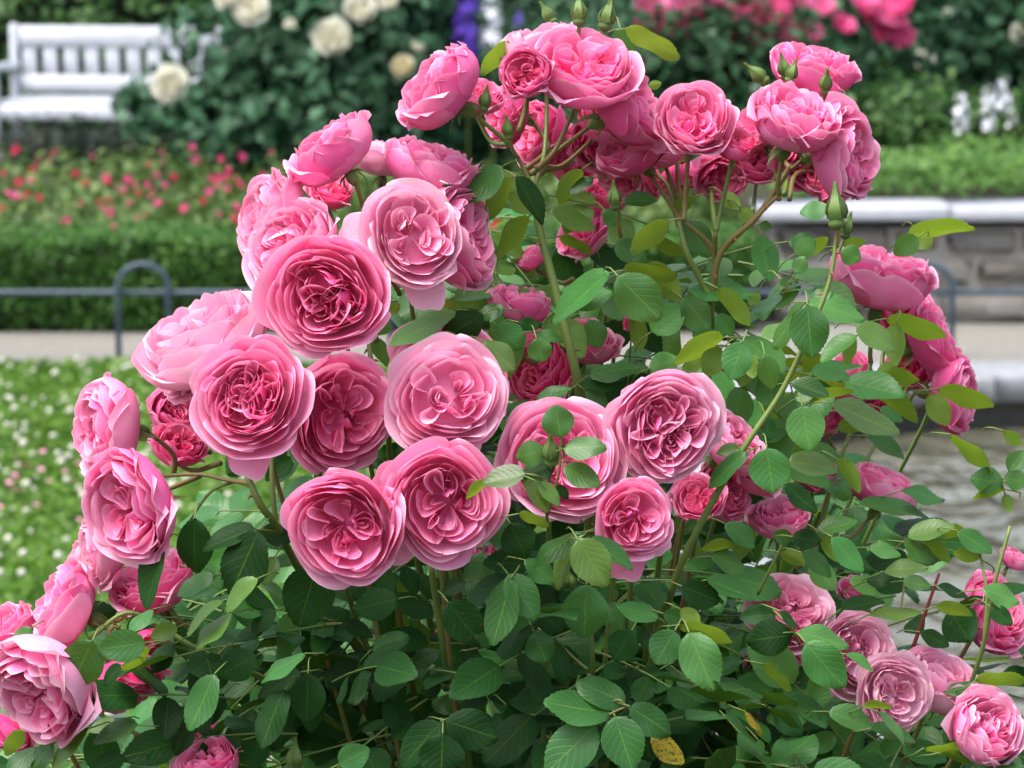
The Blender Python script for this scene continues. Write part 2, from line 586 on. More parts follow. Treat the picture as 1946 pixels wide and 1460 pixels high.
def bloom_geometry(rng, openness, ragged=0.0, hang=(), nsep=5, nq=None, detail=1.0):
    """returns (outer petals [(v,f,uv,layer)...], inner petals [...]) for a bloom of radius 1, facing +Z"""
    o = openness
    ell = (rng.uniform(0.93, 1.07), rng.uniform(0.93, 1.07))
    ph = [rng.uniform(0, 6.28) for _ in range(6)]
    amp = 0.048 + 0.03 * ragged
    outer, inner = [], []
    nu, nv = (13, 9) if detail >= 1 else (9, 6)
    rings = [  # q, count, half angle, z rim open, z rim closed
        (1.00, 5, 1.00, 0.02, 0.50), (0.94, 5, 0.98, 0.13, 0.54), (0.86, 6, 0.86, 0.23, 0.57),
        (0.77, 6, 0.82, 0.29, 0.58), (0.66, 6, 0.78, 0.30, 0.56)]
    for k, (q, n, half, zo, zc) in enumerate(rings):
        a0 = rng.uniform(0, 6.28)
        for i in range(n):
            th = a0 + 2 * PI * i / n + rng.uniform(-0.18, 0.18)
            oo = min(1.1, max(0, o + rng.uniform(-0.10, 0.10)))
            qq = q * (rng.uniform(0.90, 1.12) if k == 0 else rng.uniform(0.94, 1.05))
            rt = lerp(0.70, 1.04, oo) * qq
            zt = lerp(zc, zo, oo) + rng.uniform(-0.05, 0.05)
            p = [(0.05, -0.60 + 0.05 * k), (lerp(0.95, 0.72, oo) * qq, -0.64 + 0.06 * k),
                 (lerp(1.18, 1.02, oo) * qq, lerp(-0.02, -0.22, oo) + 0.06 * k), (rt, zt)]
            lip = rng.uniform(0.02, 0.09) if k < 3 else rng.uniform(0.0, 0.04)
            if o < 0.65 and k < 3:
                lip += rng.uniform(0.0, 0.12)
            if k == 0:
                lip += 0.05 * o
            v = wrap_petal(rng, th, half * rng.uniform(0.9, 1.08), p, 0.035 + 0.05 * ragged + (0.035 if o < 0.65 and k < 3 else 0.01 * (k == 0)), lip,
                           rng.uniform(0.0, 0.10), 2.6, rng.uniform(0.16, 0.3), rng.uniform(0.03, 0.11), nu, nv, 0.012 + 0.03 * ragged)
            (outer if k < 2 else inner).append((warp(v[0], ph, amp), v[1], v[2], k))
    nq = nq or rng.choice([3, 4, 4, 5])
    a0 = rng.uniform(0, 6.28)
    cuts = [2 * PI * i / nq + rng.uniform(-0.42, 0.42) for i in range(nq)]
    cuts.append(cuts[0] + 2 * PI)
    cx, cy, sw = rng.uniform(-0.10, 0.10), rng.uniform(-0.10, 0.10), rng.uniform(-1.3, 1.3)
    heart = rng.random() < 0.72
    if not heart:
        for i in range(6):
            v = wrap_petal(rng, a0 + 1.047 * i, 0.8, [(0.3, -0.3), (0.5, -0.2), (0.62, 0.05), (0.53, lerp(0.5, 0.29, o) + rng.uniform(-0.05, 0.03))], 0.03, 0.02, 0.05, 2.6, 0.2, 0.08, nu, nv, 0.004)
            inner.append((warp(v[0], ph, amp), v[1], v[2], 5))
    if not heart:      # two or three little whorls side by side instead of folded quarters
        ns = rng.choice([2, 2, 3])
        for i in range(ns):
            ta = a0 + 2 * PI * i / ns + rng.uniform(-0.4, 0.4)
            dx, dy = rng.uniform(0.20, 0.30) * math.cos(ta), rng.uniform(0.20, 0.30) * math.sin(ta)
            big = rng.uniform(0.30, 0.40)
            for j in range(rng.choice([3, 4])):
                rr = big * (1 - 0.24 * j)
                b0 = rng.uniform(0, 6.28)
                for c in range(3):
                    pz = lerp(0.42, 0.28, o) - 0.02 * j + rng.uniform(-0.07, 0.04)
                    v = wrap_petal(rng, b0 + 2.09 * c + rng.uniform(-0.3, 0.3), 1.15, [(rr * 0.5, -0.22), (rr * 0.9, -0.16), (rr * 1.1, 0.05), (rr * rng.uniform(0.85, 1.15), pz)],
                                   0.025 + 0.04 * ragged, rng.uniform(-0.02, 0.03), rng.uniform(0, 0.10), 2.5, rng.uniform(0.10, 0.22), rng.uniform(0.10, 0.2), nu, nv, 0.004)
                    v[0][:, 0] += dx
                    v[0][:, 1] += dy
                    inner.append((warp(v[0], ph, amp), v[1], v[2], 5 + j))
    for i in range(nq if heart else 0):
        qa, hw = a0 + (cuts[i] + cuts[i + 1]) / 2, (cuts[i + 1] - cuts[i]) / 2
        m = rng.choice([3, 4, 5, 5])
        ro = rng.uniform(0.46, 0.72)
        ex = rng.choice([-1, 1]) * rng.uniform(0.15, 0.65)
        for j in range(m):
            f = 1 - j / m
            v = fold_petal(rng, qa + rng.uniform(-0.12, 0.12), 0.02 + 0.04 * j + rng.uniform(0, 0.08), 0.12 + (ro - 0.12) * (0.22 + 0.78 * f), hw * (0.10 + 0.86 * f) * rng.uniform(0.88, 1.0),
                           -0.16, lerp(0.42, 0.27, o) - 0.03 * j + rng.uniform(-0.07, 0.03), ex * hw * (1 - f), 0.04 + 0.05 * ragged, rng.uniform(-0.12, 0.14), sw + rng.uniform(-0.5, 0.5),
                           span=rng.choice([(-1, 1), (-1, rng.uniform(0.2, 0.6)), (rng.uniform(-0.6, -0.2), 1), (-1, rng.uniform(0.2, 0.6))] if j or rng.random() < 0.5 else [(-1, 1)]))
            v[0][:, 0] += cx
            v[0][:, 1] += cy
            inner.append((warp(v[0], ph, amp), v[1], v[2], 6 + j))
    for i in range(rng.choice([2, 3, 3, 4])):     # petals in the heart that lean over it and show their backs or faces
        th, ra = rng.uniform(0, 6.28), rng.uniform(0.20, 0.42)
        ln = rng.uniform(0.02, 0.30)
        v = wrap_petal(rng, th, rng.uniform(0.20, 0.32) / (0.12 + ra), [(ra * 0.8, -0.34), (ra + 0.02, -0.10), (ra, 0.14), (max(0.03, ra - ln), lerp(0.42, 0.29, o) + rng.uniform(-0.06, 0.04))],
                       0.02, rng.uniform(-0.02, 0.03), rng.uniform(0, 0.12), 2.2, rng.uniform(0.15, 0.3), rng.uniform(-0.25, 0.25), nu, nv, 0.004)
        v[0][:, 0] += cx
        v[0][:, 1] += cy
        inner.append((warp(v[0], ph, amp), v[1], v[2], 6))
    ring = [(0.52 * math.cos(2 * PI * k / 12), 0.52 * math.sin(2 * PI * k / 12), -0.22) for k in range(12)] + [(0, 0, -0.12)]
    inner.append((np.array(ring), np.array([[12, k, k + 1, (k + 2) % 12] for k in range(0, 12, 2)]), np.full((13, 2), 0.4), 6))
    if True:           # loose petals lying folded over the face of the bloom
        for i in range(int(4 + 7 * ragged)):
            qa = rng.uniform(0, 6.28)
            r0 = rng.uniform(0.15, 0.5)
            v = fold_petal(rng, qa, r0, r0 + rng.uniform(0.2, 0.38), rng.uniform(0.15, 0.4), -0.1, rng.uniform(0.28, 0.42) - 0.12 * r0,
                           rng.uniform(-0.2, 0.2), 0.07, rng.uniform(-0.05, 0.15))
            inner.append((warp(v[0], ph, amp), v[1], v[2], 7))
    for (ang, drop, length) in hang:
        p = [(0.06, -0.60), (0.45 * length, -0.66), (0.85 * length, -0.55), (1.0 * length, -0.6 - drop)]
        v = wrap_petal(rng, ang, 0.5, p, 0.05, 0.03, 0.06, 2.4, 0.3, 0.03, nu, nv, 0.02)
        outer.append((v[0], v[1], v[2], 0))
    for grp in (outer, inner):
        for q in grp:
            q[0][:, 0] *= ell[0]
            q[0][:, 1] *= ell[1]
    return outer, inner


def calyx_geometry(rng, refl=0.5):
    """hip and five narrow sepals under the bloom"""
    mb = MB()
    prof = [(0.05, -0.98), (0.10, -0.92), (0.145, -0.80), (0.13, -0.68), (0.10, -0.60)]
    n = 8
    v = [(r * math.cos(2 * PI * k / n), r * math.sin(2 * PI * k / n), z) for r, z in prof for k in range(n)]
    f = [[i * n + k, i * n + (k + 1) % n, (i + 1) * n + (k + 1) % n, (i + 1) * n + k] for i in range(len(prof) - 1) for k in range(n)]
    mb.add(v, f, uv=[(0.3, 0.5)] * len(v))
    for i in range(5):
        a = 2 * PI * i / 5 + rng.uniform(-0.25, 0.25)
        fl = refl + rng.uniform(-0.35, 0.35)
        L = rng.uniform(0.45, 0.65)
        ns = 6
        r, z, ang = 0.09, -0.63, 0.5 - 1.3 * fl
        vs, us = [], []
        for k in range(ns + 1):
            t = k / ns
            w = 0.10 * (1 - t) ** 0.9 * (0.7 + 1.2 * t * (1 - t)) + 0.006
            for sgn in (-1, 0, 1):
                rr = r + (0.02 if sgn == 0 else 0)
                vs.append((rr * math.cos(a) - sgn * w * math.sin(a), rr * math.sin(a) + sgn * w * math.cos(a), z - (0.02 if sgn == 0 else 0)))
                us.append((0.5 + sgn * 0.4, t))
            ang -= fl * 0.35
            r += L / ns * math.cos(ang)
            z += L / ns * math.sin(ang)
        fs = []
        for k in range(ns):
            for c in range(2):
                b = k * 3 + c
                fs.append([b, b + 1, b + 4, b + 3])
        mb.add(vs, fs, uv=us)
    return mb


def frame_to(n, roll=0.0):
    n = Vector(n).normalized()
    return n.to_track_quat('Z', 'Y').to_matrix() @ Matrix.Rotation(roll, 3, 'Z')


def pack(parts, tone, spots, rng, layer_fade=0.0):
    vs, fs, us, at, k0 = [], [], [], [], 0
    for v, f, uv, k in parts:
        vs.append(v)
        fs.append(f + k0)
        us.append(uv)
        at.append(np.tile([tone + rng.uniform(-0.13, 0.13) - layer_fade * min(k, 6) / 6, spots, rng.random(), 1.0], (len(v), 1)))
        k0 += len(v)
    return np.concatenate(vs), np.concatenate(fs), np.concatenate(us), np.concatenate(at)


def make_bloom(root, base, loc, n, R, rng, openness=0.9, tone=0.5, spots=0.0, ragged=0.0, hang=(), roll=0.0, single=2,
               name='rose', mat='petal', calyx=True, refl=0.5, detail=1.0, nq=None, fade=0.20):
    """one rose as a part of its bush; the outermost petals are sub-parts"""
    outer, inner = bloom_geometry(rng, openness, ragged, hang, nq=nq, detail=detail)
    if single < 2:
        inner = [p for p in outer if p[3] >= single] + inner
        outer = [p for p in outer if p[3] < single]
    mat_ = M[mat]
    mw = Matrix.Translation(Vector(loc) - base) @ frame_to(n, roll).to_4x4() @ Matrix.Scale(R, 4)
    v, f, uv, at = pack(inner, tone, spots, rng, fade)
    o = link(name, mesh_from(name, v, f, mat_, uv, True, None, at), root, mw=mw)
    for p in outer:
        v, f, uv, at = pack([p], tone, spots, rng)
        link('petal', mesh_from('petal', v, f, mat_, uv, True, None, at), o)
    if calyx:
        mb = calyx_geometry(rng, refl)
        mb.build('calyx', M['sepal'], o)
    return o

# ================================================================== the setting
R0 = random.Random(11)
NR = np.random.default_rng(7)


def superellipse(cx, cy, a, b, n, grow=0.0, count=120):
    out = []
    for k in range(count):
        t = 2 * PI * k / count
        c, s_ = math.cos(t), math.sin(t)
        out.append((cx + (a + grow) * math.copysign(abs(c) ** (2 / n), c), cy + (b + grow) * math.copysign(abs(s_) ** (2 / n), s_)))
    return out


POOL = (3.42, 9.5, 2.66, 3.36, 5.0)
M['soil'] = simple_mat('garden_soil', (0.022, 0.018, 0.012), 0.9, col2=(0.035, 0.045, 0.016), scale=3, bump=0.5)
M['turf'] = simple_mat('turf', (0.04, 0.095, 0.016), 0.9, col2=(0.08, 0.16, 0.03), scale=5, bump=0.4, bscale=120)
M['gravel'] = simple_mat('pale_gravel', (0.17, 0.165, 0.145), 0.95, col2=(0.26, 0.25, 0.225), scale=60, bump=0.6, bscale=300)
M['kerb'] = simple_mat('pale_granite', (0.20, 0.21, 0.23), 0.75, col2=(0.28, 0.29, 0.31), scale=14, bump=0.2, bscale=200)
M['coping'] = simple_mat('white_stone', (0.33, 0.35, 0.40), 0.65, col2=(0.44, 0.455, 0.49), scale=6, bump=0.15)
M['mortar'] = simple_mat('mortar', (0.22, 0.21, 0.195), 0.95, bump=0.4)
M['stones'] = [simple_mat('wall_stone_grey', (0.12, 0.11, 0.095), 0.9, col2=(0.22, 0.20, 0.175), scale=7, bump=0.6, bscale=40),
               simple_mat('wall_stone_brown', (0.12, 0.10, 0.073), 0.9, col2=(0.21, 0.18, 0.14), scale=7, bump=0.6, bscale=40),
               simple_mat('wall_stone_pale', (0.17, 0.16, 0.145), 0.9, col2=(0.27, 0.255, 0.23), scale=7, bump=0.6, bscale=40)]
M['paint'] = simple_mat('white_paint', (0.45, 0.48, 0.54), 0.5, col2=(0.56, 0.585, 0.64), scale=4)
M['fence'] = simple_mat('blue_grey_metal', (0.035, 0.06, 0.085), 0.5, col2=(0.06, 0.09, 0.12), scale=30)

# ground: one sheet to the horizon, open where the basin is sunk into it
inner = superellipse(*POOL, 0.30)
cnt = len(inner)
gv, gf = [(x, y, 0) for x, y in inner], []
for r in (1.15, 1.6, 3, 8, 40, 400):
    for k in range(cnt):
        dx, dy = inner[k][0] - POOL[0], inner[k][1] - POOL[1]
        if r > 20:
            L = math.hypot(dx, dy)
            dx, dy = dx / L * 3, dy / L * 3
        gv.append((POOL[0] + dx * r, POOL[1] + dy * r, 0))
for i in range(6):
    for k in range(cnt):
        k2 = (k + 1) % cnt
        gf.append([i * cnt + k, i * cnt + k2, (i + 1) * cnt + k2, (i + 1) * cnt + k][::-1])
tag(link('ground', mesh_from('ground', gv, np.array(gf), M['soil'], smooth=False)), kind='structure')


def sheet(name, pts, z, mat):
    return tag(link(name, mesh_from(name, [(x, y, z) for x, y in pts], [list(range(len(pts)))], mat, smooth=False)), kind='structure')


sheet('lawn', [(-9, 3.2), (-0.1, 3.2), (-0.25, 13.45), (-9, 13.6)], 0.004, M['turf'])
sheet('path', [(-9, 13.55), (6.5, 13.40), (7, 14.9), (-9, 14.7)], 0.008, M['gravel'])

# water with small wind ripples
m, nt, nd, lk = new_mat('pond_water')
tc = N(nd, "ShaderNodeTexCoord")
mp = N(nd, "ShaderNodeMapping")
mp.inputs["Scale"].default_value = (1.0, 0.55, 1)
lk.new(tc.outputs["Object"], mp.inputs["Vector"])
w1 = N(nd, "ShaderNodeTexNoise", Scale=5.0, Detail=2.5, Roughness=0.55, Distortion=0.6)
lk.new(mp.outputs[0], w1.inputs["Vector"])
bp = N(nd, "ShaderNodeBump", Strength=1.0, Distance=0.14)
lk.new(w1.outputs["Fac"], bp.inputs["Height"])
b = N(nd, "ShaderNodeBsdfPrincipled", Roughness=0.03, IOR=1.55)
b.inputs["Base Color"].default_value = (0.10, 0.10, 0.068, 1)
lk.new(bp.outputs[0], b.inputs["Normal"])
o = N(nd, "ShaderNodeOutputMaterial")
lk.new(b.outputs[0], o.inputs[0])
M['water'] = m
sheet('water', superellipse(*POOL, 0.02), -0.13, M['water'])

basin = tag(empty('pool_basin', (POOL[0], POOL[1], 0)), 'pale stone rim of a garden pool holding rippled olive water', 'pool')
ci, co = superellipse(*POOL, 0.0, 240), superellipse(*POOL, 0.42, 240)
seg = 8
for s0 in range(0, 240, seg):
    idx = [(s0 + j) % 240 for j in range(seg + 1)]
    zt = 0.06 + R0.uniform(-0.004, 0.004)
    v = []
    for j, i in enumerate(idx):
        t = 0.012 if j == 0 else (-0.012 if j == seg else 0)
        n2 = idx[j + 1] if j < seg else idx[j - 1]
        fi, fo = Vector(ci[i]), Vector(co[i])
        if t:
            fi = fi.lerp(Vector(ci[n2]), 0.06)
            fo = fo.lerp(Vector(co[n2]), 0.06)
        mid1, mid2 = fi.lerp(fo, 0.02), fi.lerp(fo, 0.98)
        for (q, z) in ((fi, -0.03), (fi, zt - 0.012), (mid1, zt), (mid2, zt), (fo, zt - 0.012), (fo, -0.03)):
            v.append((q.x - POOL[0], q.y - POOL[1], z))
    f = []
    for j in range(seg):
        for k in range(6):
            f.append([j * 6 + k, (j + 1) * 6 + k, (j + 1) * 6 + (k + 1) % 6, j * 6 + (k + 1) % 6])
    f += [[5, 4, 3, 2, 1, 0], [seg * 6 + k for k in range(6)]]
    link('kerb_stone', mesh_from('kerb_stone', v, f, M['kerb'], smooth=False), basin)
c3 = superellipse(*POOL, 0.06, 120)
v = [(x - POOL[0], y - POOL[1], z) for z in (-0.028, -0.45) for x, y in c3]
f = [[k, 120 + k, 120 + (k + 1) % 120, (k + 1) % 120] for k in range(120)]
link('basin_wall', mesh_from('basin_wall', v, f, simple_mat('dark_basin_stone', (0.05, 0.047, 0.042), 0.5, bump=0.3), smooth=False), basin)  # wall stone much darker than the kerb

# low retaining wall with stones and a white coping; planted terrace behind it
WY, WX0, WX1 = 14.86, 1.10, 6.8
wall = tag(empty('stone_wall', (WX0, WY, 0)), 'low rubble stone wall capped with a white ledge beyond the pool', 'wall')
mb = MB()
mb.box(((WX1 - WX0) / 2, 0.175, 0.20), (WX1 - WX0, 0.41, 0.42))
mb.build('wall_core', M['mortar'], wall, smooth=False)
zc, hs = 0.01, [0.15, 0.13, 0.125]
for ci_, h in enumerate(hs):
    x = 0.0
    while x < WX1 - WX0 - 0.05:
        w = min(R0.uniform(0.18, 0.40), WX1 - WX0 - x)
        mb = MB()
        mb.box((0, 0, 0), (w - 0.022, 0.10, h - 0.02), bev=0.022)
        me = mb.mesh('stone', R0.choice(M['stones']), smooth=False)
        co_ = np.zeros(len(me.vertices) * 3, dtype=np.float32)
        me.vertices.foreach_get("co", co_)
        co_ += NR.uniform(-0.010, 0.010, len(co_)).astype(np.float32)
        me.vertices.foreach_set("co", co_)
        link('stone', me, wall, (x + w / 2, R0.uniform(-0.012, 0.008), zc + h / 2))
        x += w
    zc += h
x = -0.08
while x < WX1 - WX0:
    mb = MB()
    mb.box((0, 0, 0), (0.796, 0.44, 0.055), bev=0.008)
    mb.build('coping_slab', M['coping'], wall, (x + 0.4, 0.10, 0.475 + R0.uniform(-0.001, 0.001)), smooth=False)
    x += 0.8
mb = MB()
mb.box(((WX0 + 12) / 2, WY + 0.33 + 4.1, 0.2), (12 - WX0, 8.2, 0.5))
tag(mb.build('terrace', M['soil'], smooth=False), kind='structure')


# ------------------------------------------------------------------ foliage as many small leaves
def leaf_quads(pts, nrm, size, aspect=0.55, jit=0.5, rng=NR):
    """one bent, pointed leaf per point; returns verts, faces, tone"""
    n = len(pts)
    nrm = nrm + rng.normal(0, jit, (n, 3))
    nrm /= np.linalg.norm(nrm, axis=1, keepdims=True) + 1e-9
    d = rng.normal(0, 1, (n, 3))
    d[:, 2] -= 0.3
    d -= nrm * (d * nrm).sum(1, keepdims=True)
    d /= np.linalg.norm(d, axis=1, keepdims=True) + 1e-9
    s = np.cross(nrm, d)
    L = (size * rng.uniform(0.65, 1.3, n))[:, None]
    W = L * aspect * 0.5
    v = np.stack([pts - d * L * 0.5, pts + s * W - d * L * 0.08 + nrm * L * 0.06, pts + d * L * 0.5 - nrm * L * 0.10,
                  pts - s * W - d * L * 0.08 + nrm * L * 0.06], 1).reshape(-1, 3)
    f = np.arange(n * 4).reshape(-1, 4)
    t = np.repeat(rng.random(n), 4)
    at = np.stack([t, t, t, np.ones_like(t)], 1)
    return v, f, at


def clump_points(center, radii, n, clumps, spread, rng=NR, fill=0.25):
    """leaves gathered in clumps over an ellipsoid, with some inside it"""
    c, r = np.array(center, float), np.array(radii, float)
    u = rng.normal(0, 1, (clumps, 3))
    u /= np.linalg.norm(u, axis=1, keepdims=True)
    cc = u * rng.uniform(0.72, 1.05, (clumps, 1))
    k = rng.integers(0, clumps, n)
    p = cc[k] + rng.normal(0, spread, (n, 3))
    m = rng.random(n) < fill
    q = rng.normal(0, 1, (n, 3))
    q /= np.linalg.norm(q, axis=1, keepdims=True)
    p[m] = (q * rng.uniform(0.3, 0.95, (n, 1)))[m]
    nr = p / (np.linalg.norm(p, axis=1, keepdims=True) + 1e-9)
    nr[:, 2] += 0.5
    return c + p * r, nr


M['f_blue'] = cloud_leaf_mat('bluish_leaf', (0.020, 0.070, 0.034), (0.052, 0.145, 0.070), (0.12, 0.24, 0.14), rough=0.4)
M['f_dark'] = cloud_leaf_mat('dark_leaf', (0.014, 0.050, 0.020), (0.03, 0.095, 0.040), (0.065, 0.15, 0.065), rough=0.42)
M['f_mid'] = cloud_leaf_mat('mid_leaf', (0.025, 0.07, 0.018), (0.05, 0.13, 0.03), (0.10, 0.20, 0.05))
M['f_bright'] = cloud_leaf_mat('bright_leaf', (0.045, 0.12, 0.018), (0.085, 0.20, 0.035), (0.15, 0.28, 0.06))
M['f_olive'] = cloud_leaf_mat('olive_leaf', (0.04, 0.09, 0.018), (0.08, 0.15, 0.032), (0.15, 0.20, 0.055))
M['f_hedge'] = cloud_leaf_mat('box_leaf', (0.022, 0.075, 0.010), (0.045, 0.13, 0.018), (0.085, 0.20, 0.03), scale=9)
M['f_far'] = cloud_leaf_mat('far_hedge_leaf', (0.03, 0.085, 0.022), (0.06, 0.15, 0.04), (0.11, 0.22, 0.07))
M['f_grey'] = cloud_leaf_mat('grey_green_leaf', (0.014, 0.028, 0.016), (0.03, 0.05, 0.035), (0.10, 0.12, 0.12))
M['f_grass'] = cloud_leaf_mat('grass_blade', (0.045, 0.12, 0.010), (0.09, 0.20, 0.02), (0.17, 0.29, 0.04), trans=0.3, scale=2.2)
M['twig'] = simple_mat('dark_twig', (0.05, 0.04, 0.022), 0.8)
M['core'] = simple_mat('dark_core', (0.012, 0.022, 0.008), 0.95)  # dark colour of the light-blocking boxes added inside the hedges


def shrub(name, label, cat, base, blobs, mat, size, group=None, aspect=0.6, stems=3, jit=0.55):
    """an Empty at the foot > foliage (many leaves) and stems; blobs = (dx, dy, dz, rx, ry, rz, leaves, clumps)"""
    r = tag(empty(name, base), label, cat, group)
    vs, fs, at, k = [], [], [], 0
    for (dx, dy, dz, rx, ry, rz, n, cl) in blobs:
        p, nr = clump_points((dx, dy, dz), (rx, ry, rz), n, cl, 0.20)
        ok = p[:, 2] > 0.01
        v, f, a = leaf_quads(p[ok], nr[ok], size, aspect, jit)
        vs.append(v); fs.append(f + k); at.append(a); k += len(v)
    link('foliage', mesh_from('foliage', np.concatenate(vs), np.concatenate(fs), M[mat], None, False, None, np.concatenate(at)), r)
    for i in range(stems):
        b0 = blobs[i % len(blobs)]
        x, y = b0[0] * 0.3 + R0.uniform(-0.08, 0.08), b0[1] * 0.3 + R0.uniform(-0.05, 0.05)
        mb = MB()
        mb.tube(catmull([(x, y, -0.02), (x * 1.4, y * 1.2, b0[2] * 0.5), (b0[0] + R0.uniform(-0.2, 0.2) * b0[3], b0[1], b0[2] + 0.5 * b0[5])], 4), (0.016, 0.006), 6)
        mb.build('stem', M['twig'], r)
    return r


def far_bloom(parent, base, pos, n, R, mat, tone, seed, openness=0.8, name='rose'):
    rng = random.Random(seed)
    outer, inn = bloom_geometry(rng, openness, 0.0, detail=0.5, nq=4)
    v, f, uv, at = pack(outer + inn, tone, 0.0, rng, 0.1)
    mw = Matrix.Translation(Vector(pos) - Vector(base)) @ frame_to(n).to_4x4() @ Matrix.Scale(R, 4)
    return link(name, mesh_from(name, v, f, M[mat], uv, True, None, at), parent, mw=mw)


def petal_ball(parent, base, pos, R, mat, tone, seed, n=16, name='rose', squash=0.8):
    """small far bloom: a loose ball of cupped petals"""
    rng = random.Random(seed)
    parts = []
    for k, (q, cnt_) in enumerate(((1.0, 5), (0.75, 5), (0.45, 4))):
        a0 = rng.uniform(0, 6.28)
        for i in range(cnt_):
            p = [(0.05, -0.5), (0.7 * q, -0.5), (1.1 * q, -0.1), (0.9 * q, 0.35 * (1.2 - 0.4 * q))]
            parts.append((*wrap_petal(rng, a0 + 6.283 * i / cnt_, 0.85, p, 0.06, 0.06, 0.06, nu=6, nv=4), k))
    v, f, uv, at = pack(parts, tone, 0, rng)
    v = v * np.array([1, 1, squash])
    nrm = Vector((rng.uniform(-0.5, 0.5), -0.7, 0.6 + rng.uniform(-0.3, 0.3)))
    mw = Matrix.Translation(Vector(pos) - Vector(base)) @ frame_to(nrm, rng.uniform(0, 6)).to_4x4() @ Matrix.Scale(R, 4)
    return link(name, mesh_from(name, v, f, M[mat], uv, True, None, at), parent, mw=mw)


# far clipped hedge that closes the garden
hd = tag(empty('tall_hedge', (0, 26.6, 0)), 'tall dark green hedge closing off the garden behind the white bench', 'hedge')
n = 26000
p = np.stack([NR.uniform(-11, 12, n), NR.normal(0, 0.10, n), NR.uniform(0.02, 2.7, n)], 1)
p[:, 1] += 0.10 * np.sin(p[:, 0] * 3.1) + 0.08 * np.sin(p[:, 2] * 6 + p[:, 0] * 2)
top = NR.random(n) < 0.12
p[top, 2] = 2.7 + NR.normal(0, 0.04, top.sum())
p[top, 1] = NR.uniform(0, 0.9, top.sum())
v, f, a = leaf_quads(p, np.tile([0, -0.8, 0.5], (n, 1)), 0.11, 0.6)
link('foliage', mesh_from('foliage', v, f, M['f_far'], None, False, None, a), hd)
mb = MB(); mb.box((0.5, 0.6, 1.31), (23, 0.9, 2.6)); mb.build('light_blocking_core', M['core'], hd, smooth=False)  # solid dark box added behind the leaves to block light

# clipped box hedge beside the path
bh = tag(empty('box_hedge', (0, 14.5, 0)), 'low clipped box hedge along the far edge of the gravel path', 'hedge')
X0, X1, HH, HD = -5.2, 1.0, 0.385, 0.62
n1, n2 = 20000, 18000
pf = np.stack([NR.uniform(X0, X1, n1), NR.normal(0, 0.022, n1), HH * NR.random(n1) ** 0.8 + 0.015], 1)
pf[:, 1] += 0.02 * np.sin(pf[:, 0] * 9) * np.sin(pf[:, 2] * 14) + 0.05 * (1 - pf[:, 2] / HH) ** 2
pt = np.stack([NR.uniform(X0, X1, n2), NR.uniform(-0.02, HD, n2), HH + NR.normal(0, 0.016, n2)], 1)
pt[:, 2] += 0.012 * np.sin(pt[:, 0] * 7) + 0.01 * np.sin(pt[:, 1] * 21 + pt[:, 0] * 5)
v1, f1, a1 = leaf_quads(pf, np.tile([0, -0.8, 0.35], (n1, 1)), 0.032, 0.6)
v2, f2, a2 = leaf_quads(pt, np.tile([0, -0.2, 0.9], (n2, 1)), 0.032, 0.6)
link('foliage', mesh_from('foliage', np.concatenate([v1, v2]), np.concatenate([f1, f2 + len(v1)]), M['f_hedge'], None, False, None, np.concatenate([a1, a2])), bh)
mb = MB(); mb.box(((X0 + X1) / 2, HD / 2 + 0.03, HH / 2 - 0.02), (X1 - X0 - 0.04, HD - 0.06, HH - 0.05)); mb.build('light_blocking_core', M['core'], bh, smooth=False)  # solid box added under the leaves so no light passes through

# low red roses behind the box hedge
REDS = [(30, 290), (90, 315), (290, 302), (365, 288), (372, 306), (420, 293), (515, 300), (145, 330), (200, 335), (242, 336), (8, 335), (115, 345), (36, 355),
        (60, 347), (45, 370), (28, 383), (72, 384), (2, 394), (125, 410), (155, 378), (230, 362), (280, 345), (385, 385), (396, 366), (184, 436), (178, 452), (194, 464),
        (260, 405), (430, 362), (500, 332), (60, 330), (330, 330), (350, 392), (460, 300), (540, 310), (300, 375), (940, 420), (930, 330), (100, 300), (205, 350), (20, 365), (160, 345)]
bed = []
for i, (x, y) in enumerate([(-4.3, 16.0), (-3.1, 15.9), (-2.0, 16.0), (-0.9, 15.9), (0.15, 16.0), (-4.6, 17.7), (-3.3, 17.8), (-2.0, 17.7), (-0.7, 17.8), (0.5, 17.7)]):
    bed.append(shrub('red_rose_shrub', 'low red flowering rose shrub massed in the bed behind the box hedge', 'rose shrub', (x, y, 0),
                     [(0, 0, 0.22, 0.72, 0.75, 0.24 + R0.uniform(-0.02, 0.03), 3000, 70)], 'f_olive', 0.065, 'low red rose shrubs behind the box hedge', stems=3))
for _ in range(17):
    ax_, ay_ = R0.uniform(-60, 560), 290 + 130 * R0.random()
    REDS += [(ax_ + R0.gauss(0, 16), ay_ + R0.gauss(0, 9)) for _k in range(R0.choice([2, 3, 5, 8]))]
for k, (px, py) in enumerate(REDS):
    q = G(px, py, 0.44) if py < 425 else AT(px, py, 15.22)
    q.z = max(q.z, 0.2) + R0.uniform(-0.03, 0.03)
    s_ = min(bed, key=lambda e: (e.location.x - q.x) ** 2 + (e.location.y - q.y) ** 2)
    petal_ball(s_, s_.location, q, (0.85 if k < 42 else 0.5) * R0.uniform(0.014, 0.030), 'red_petal' if R0.random() < 0.4 else 'far_pink', R0.uniform(0.2, 0.7), 100 + k)

# white bench
mbW = M['paint']
BX = AT(31, 290, 24.0)
bench = tag(empty('garden_bench', (BX.x, 24.0, 0), math.radians(-8)), 'white wooden slatted garden bench half hidden by the white rose bush', 'bench')
BW = 1.82


def bpart(name, boxes, bev=0.008):
    mb = MB()
    for c, s_ in boxes:
        mb.box(c, s_, bev=bev)
    return mb.build(name, mbW, bench, smooth=False)


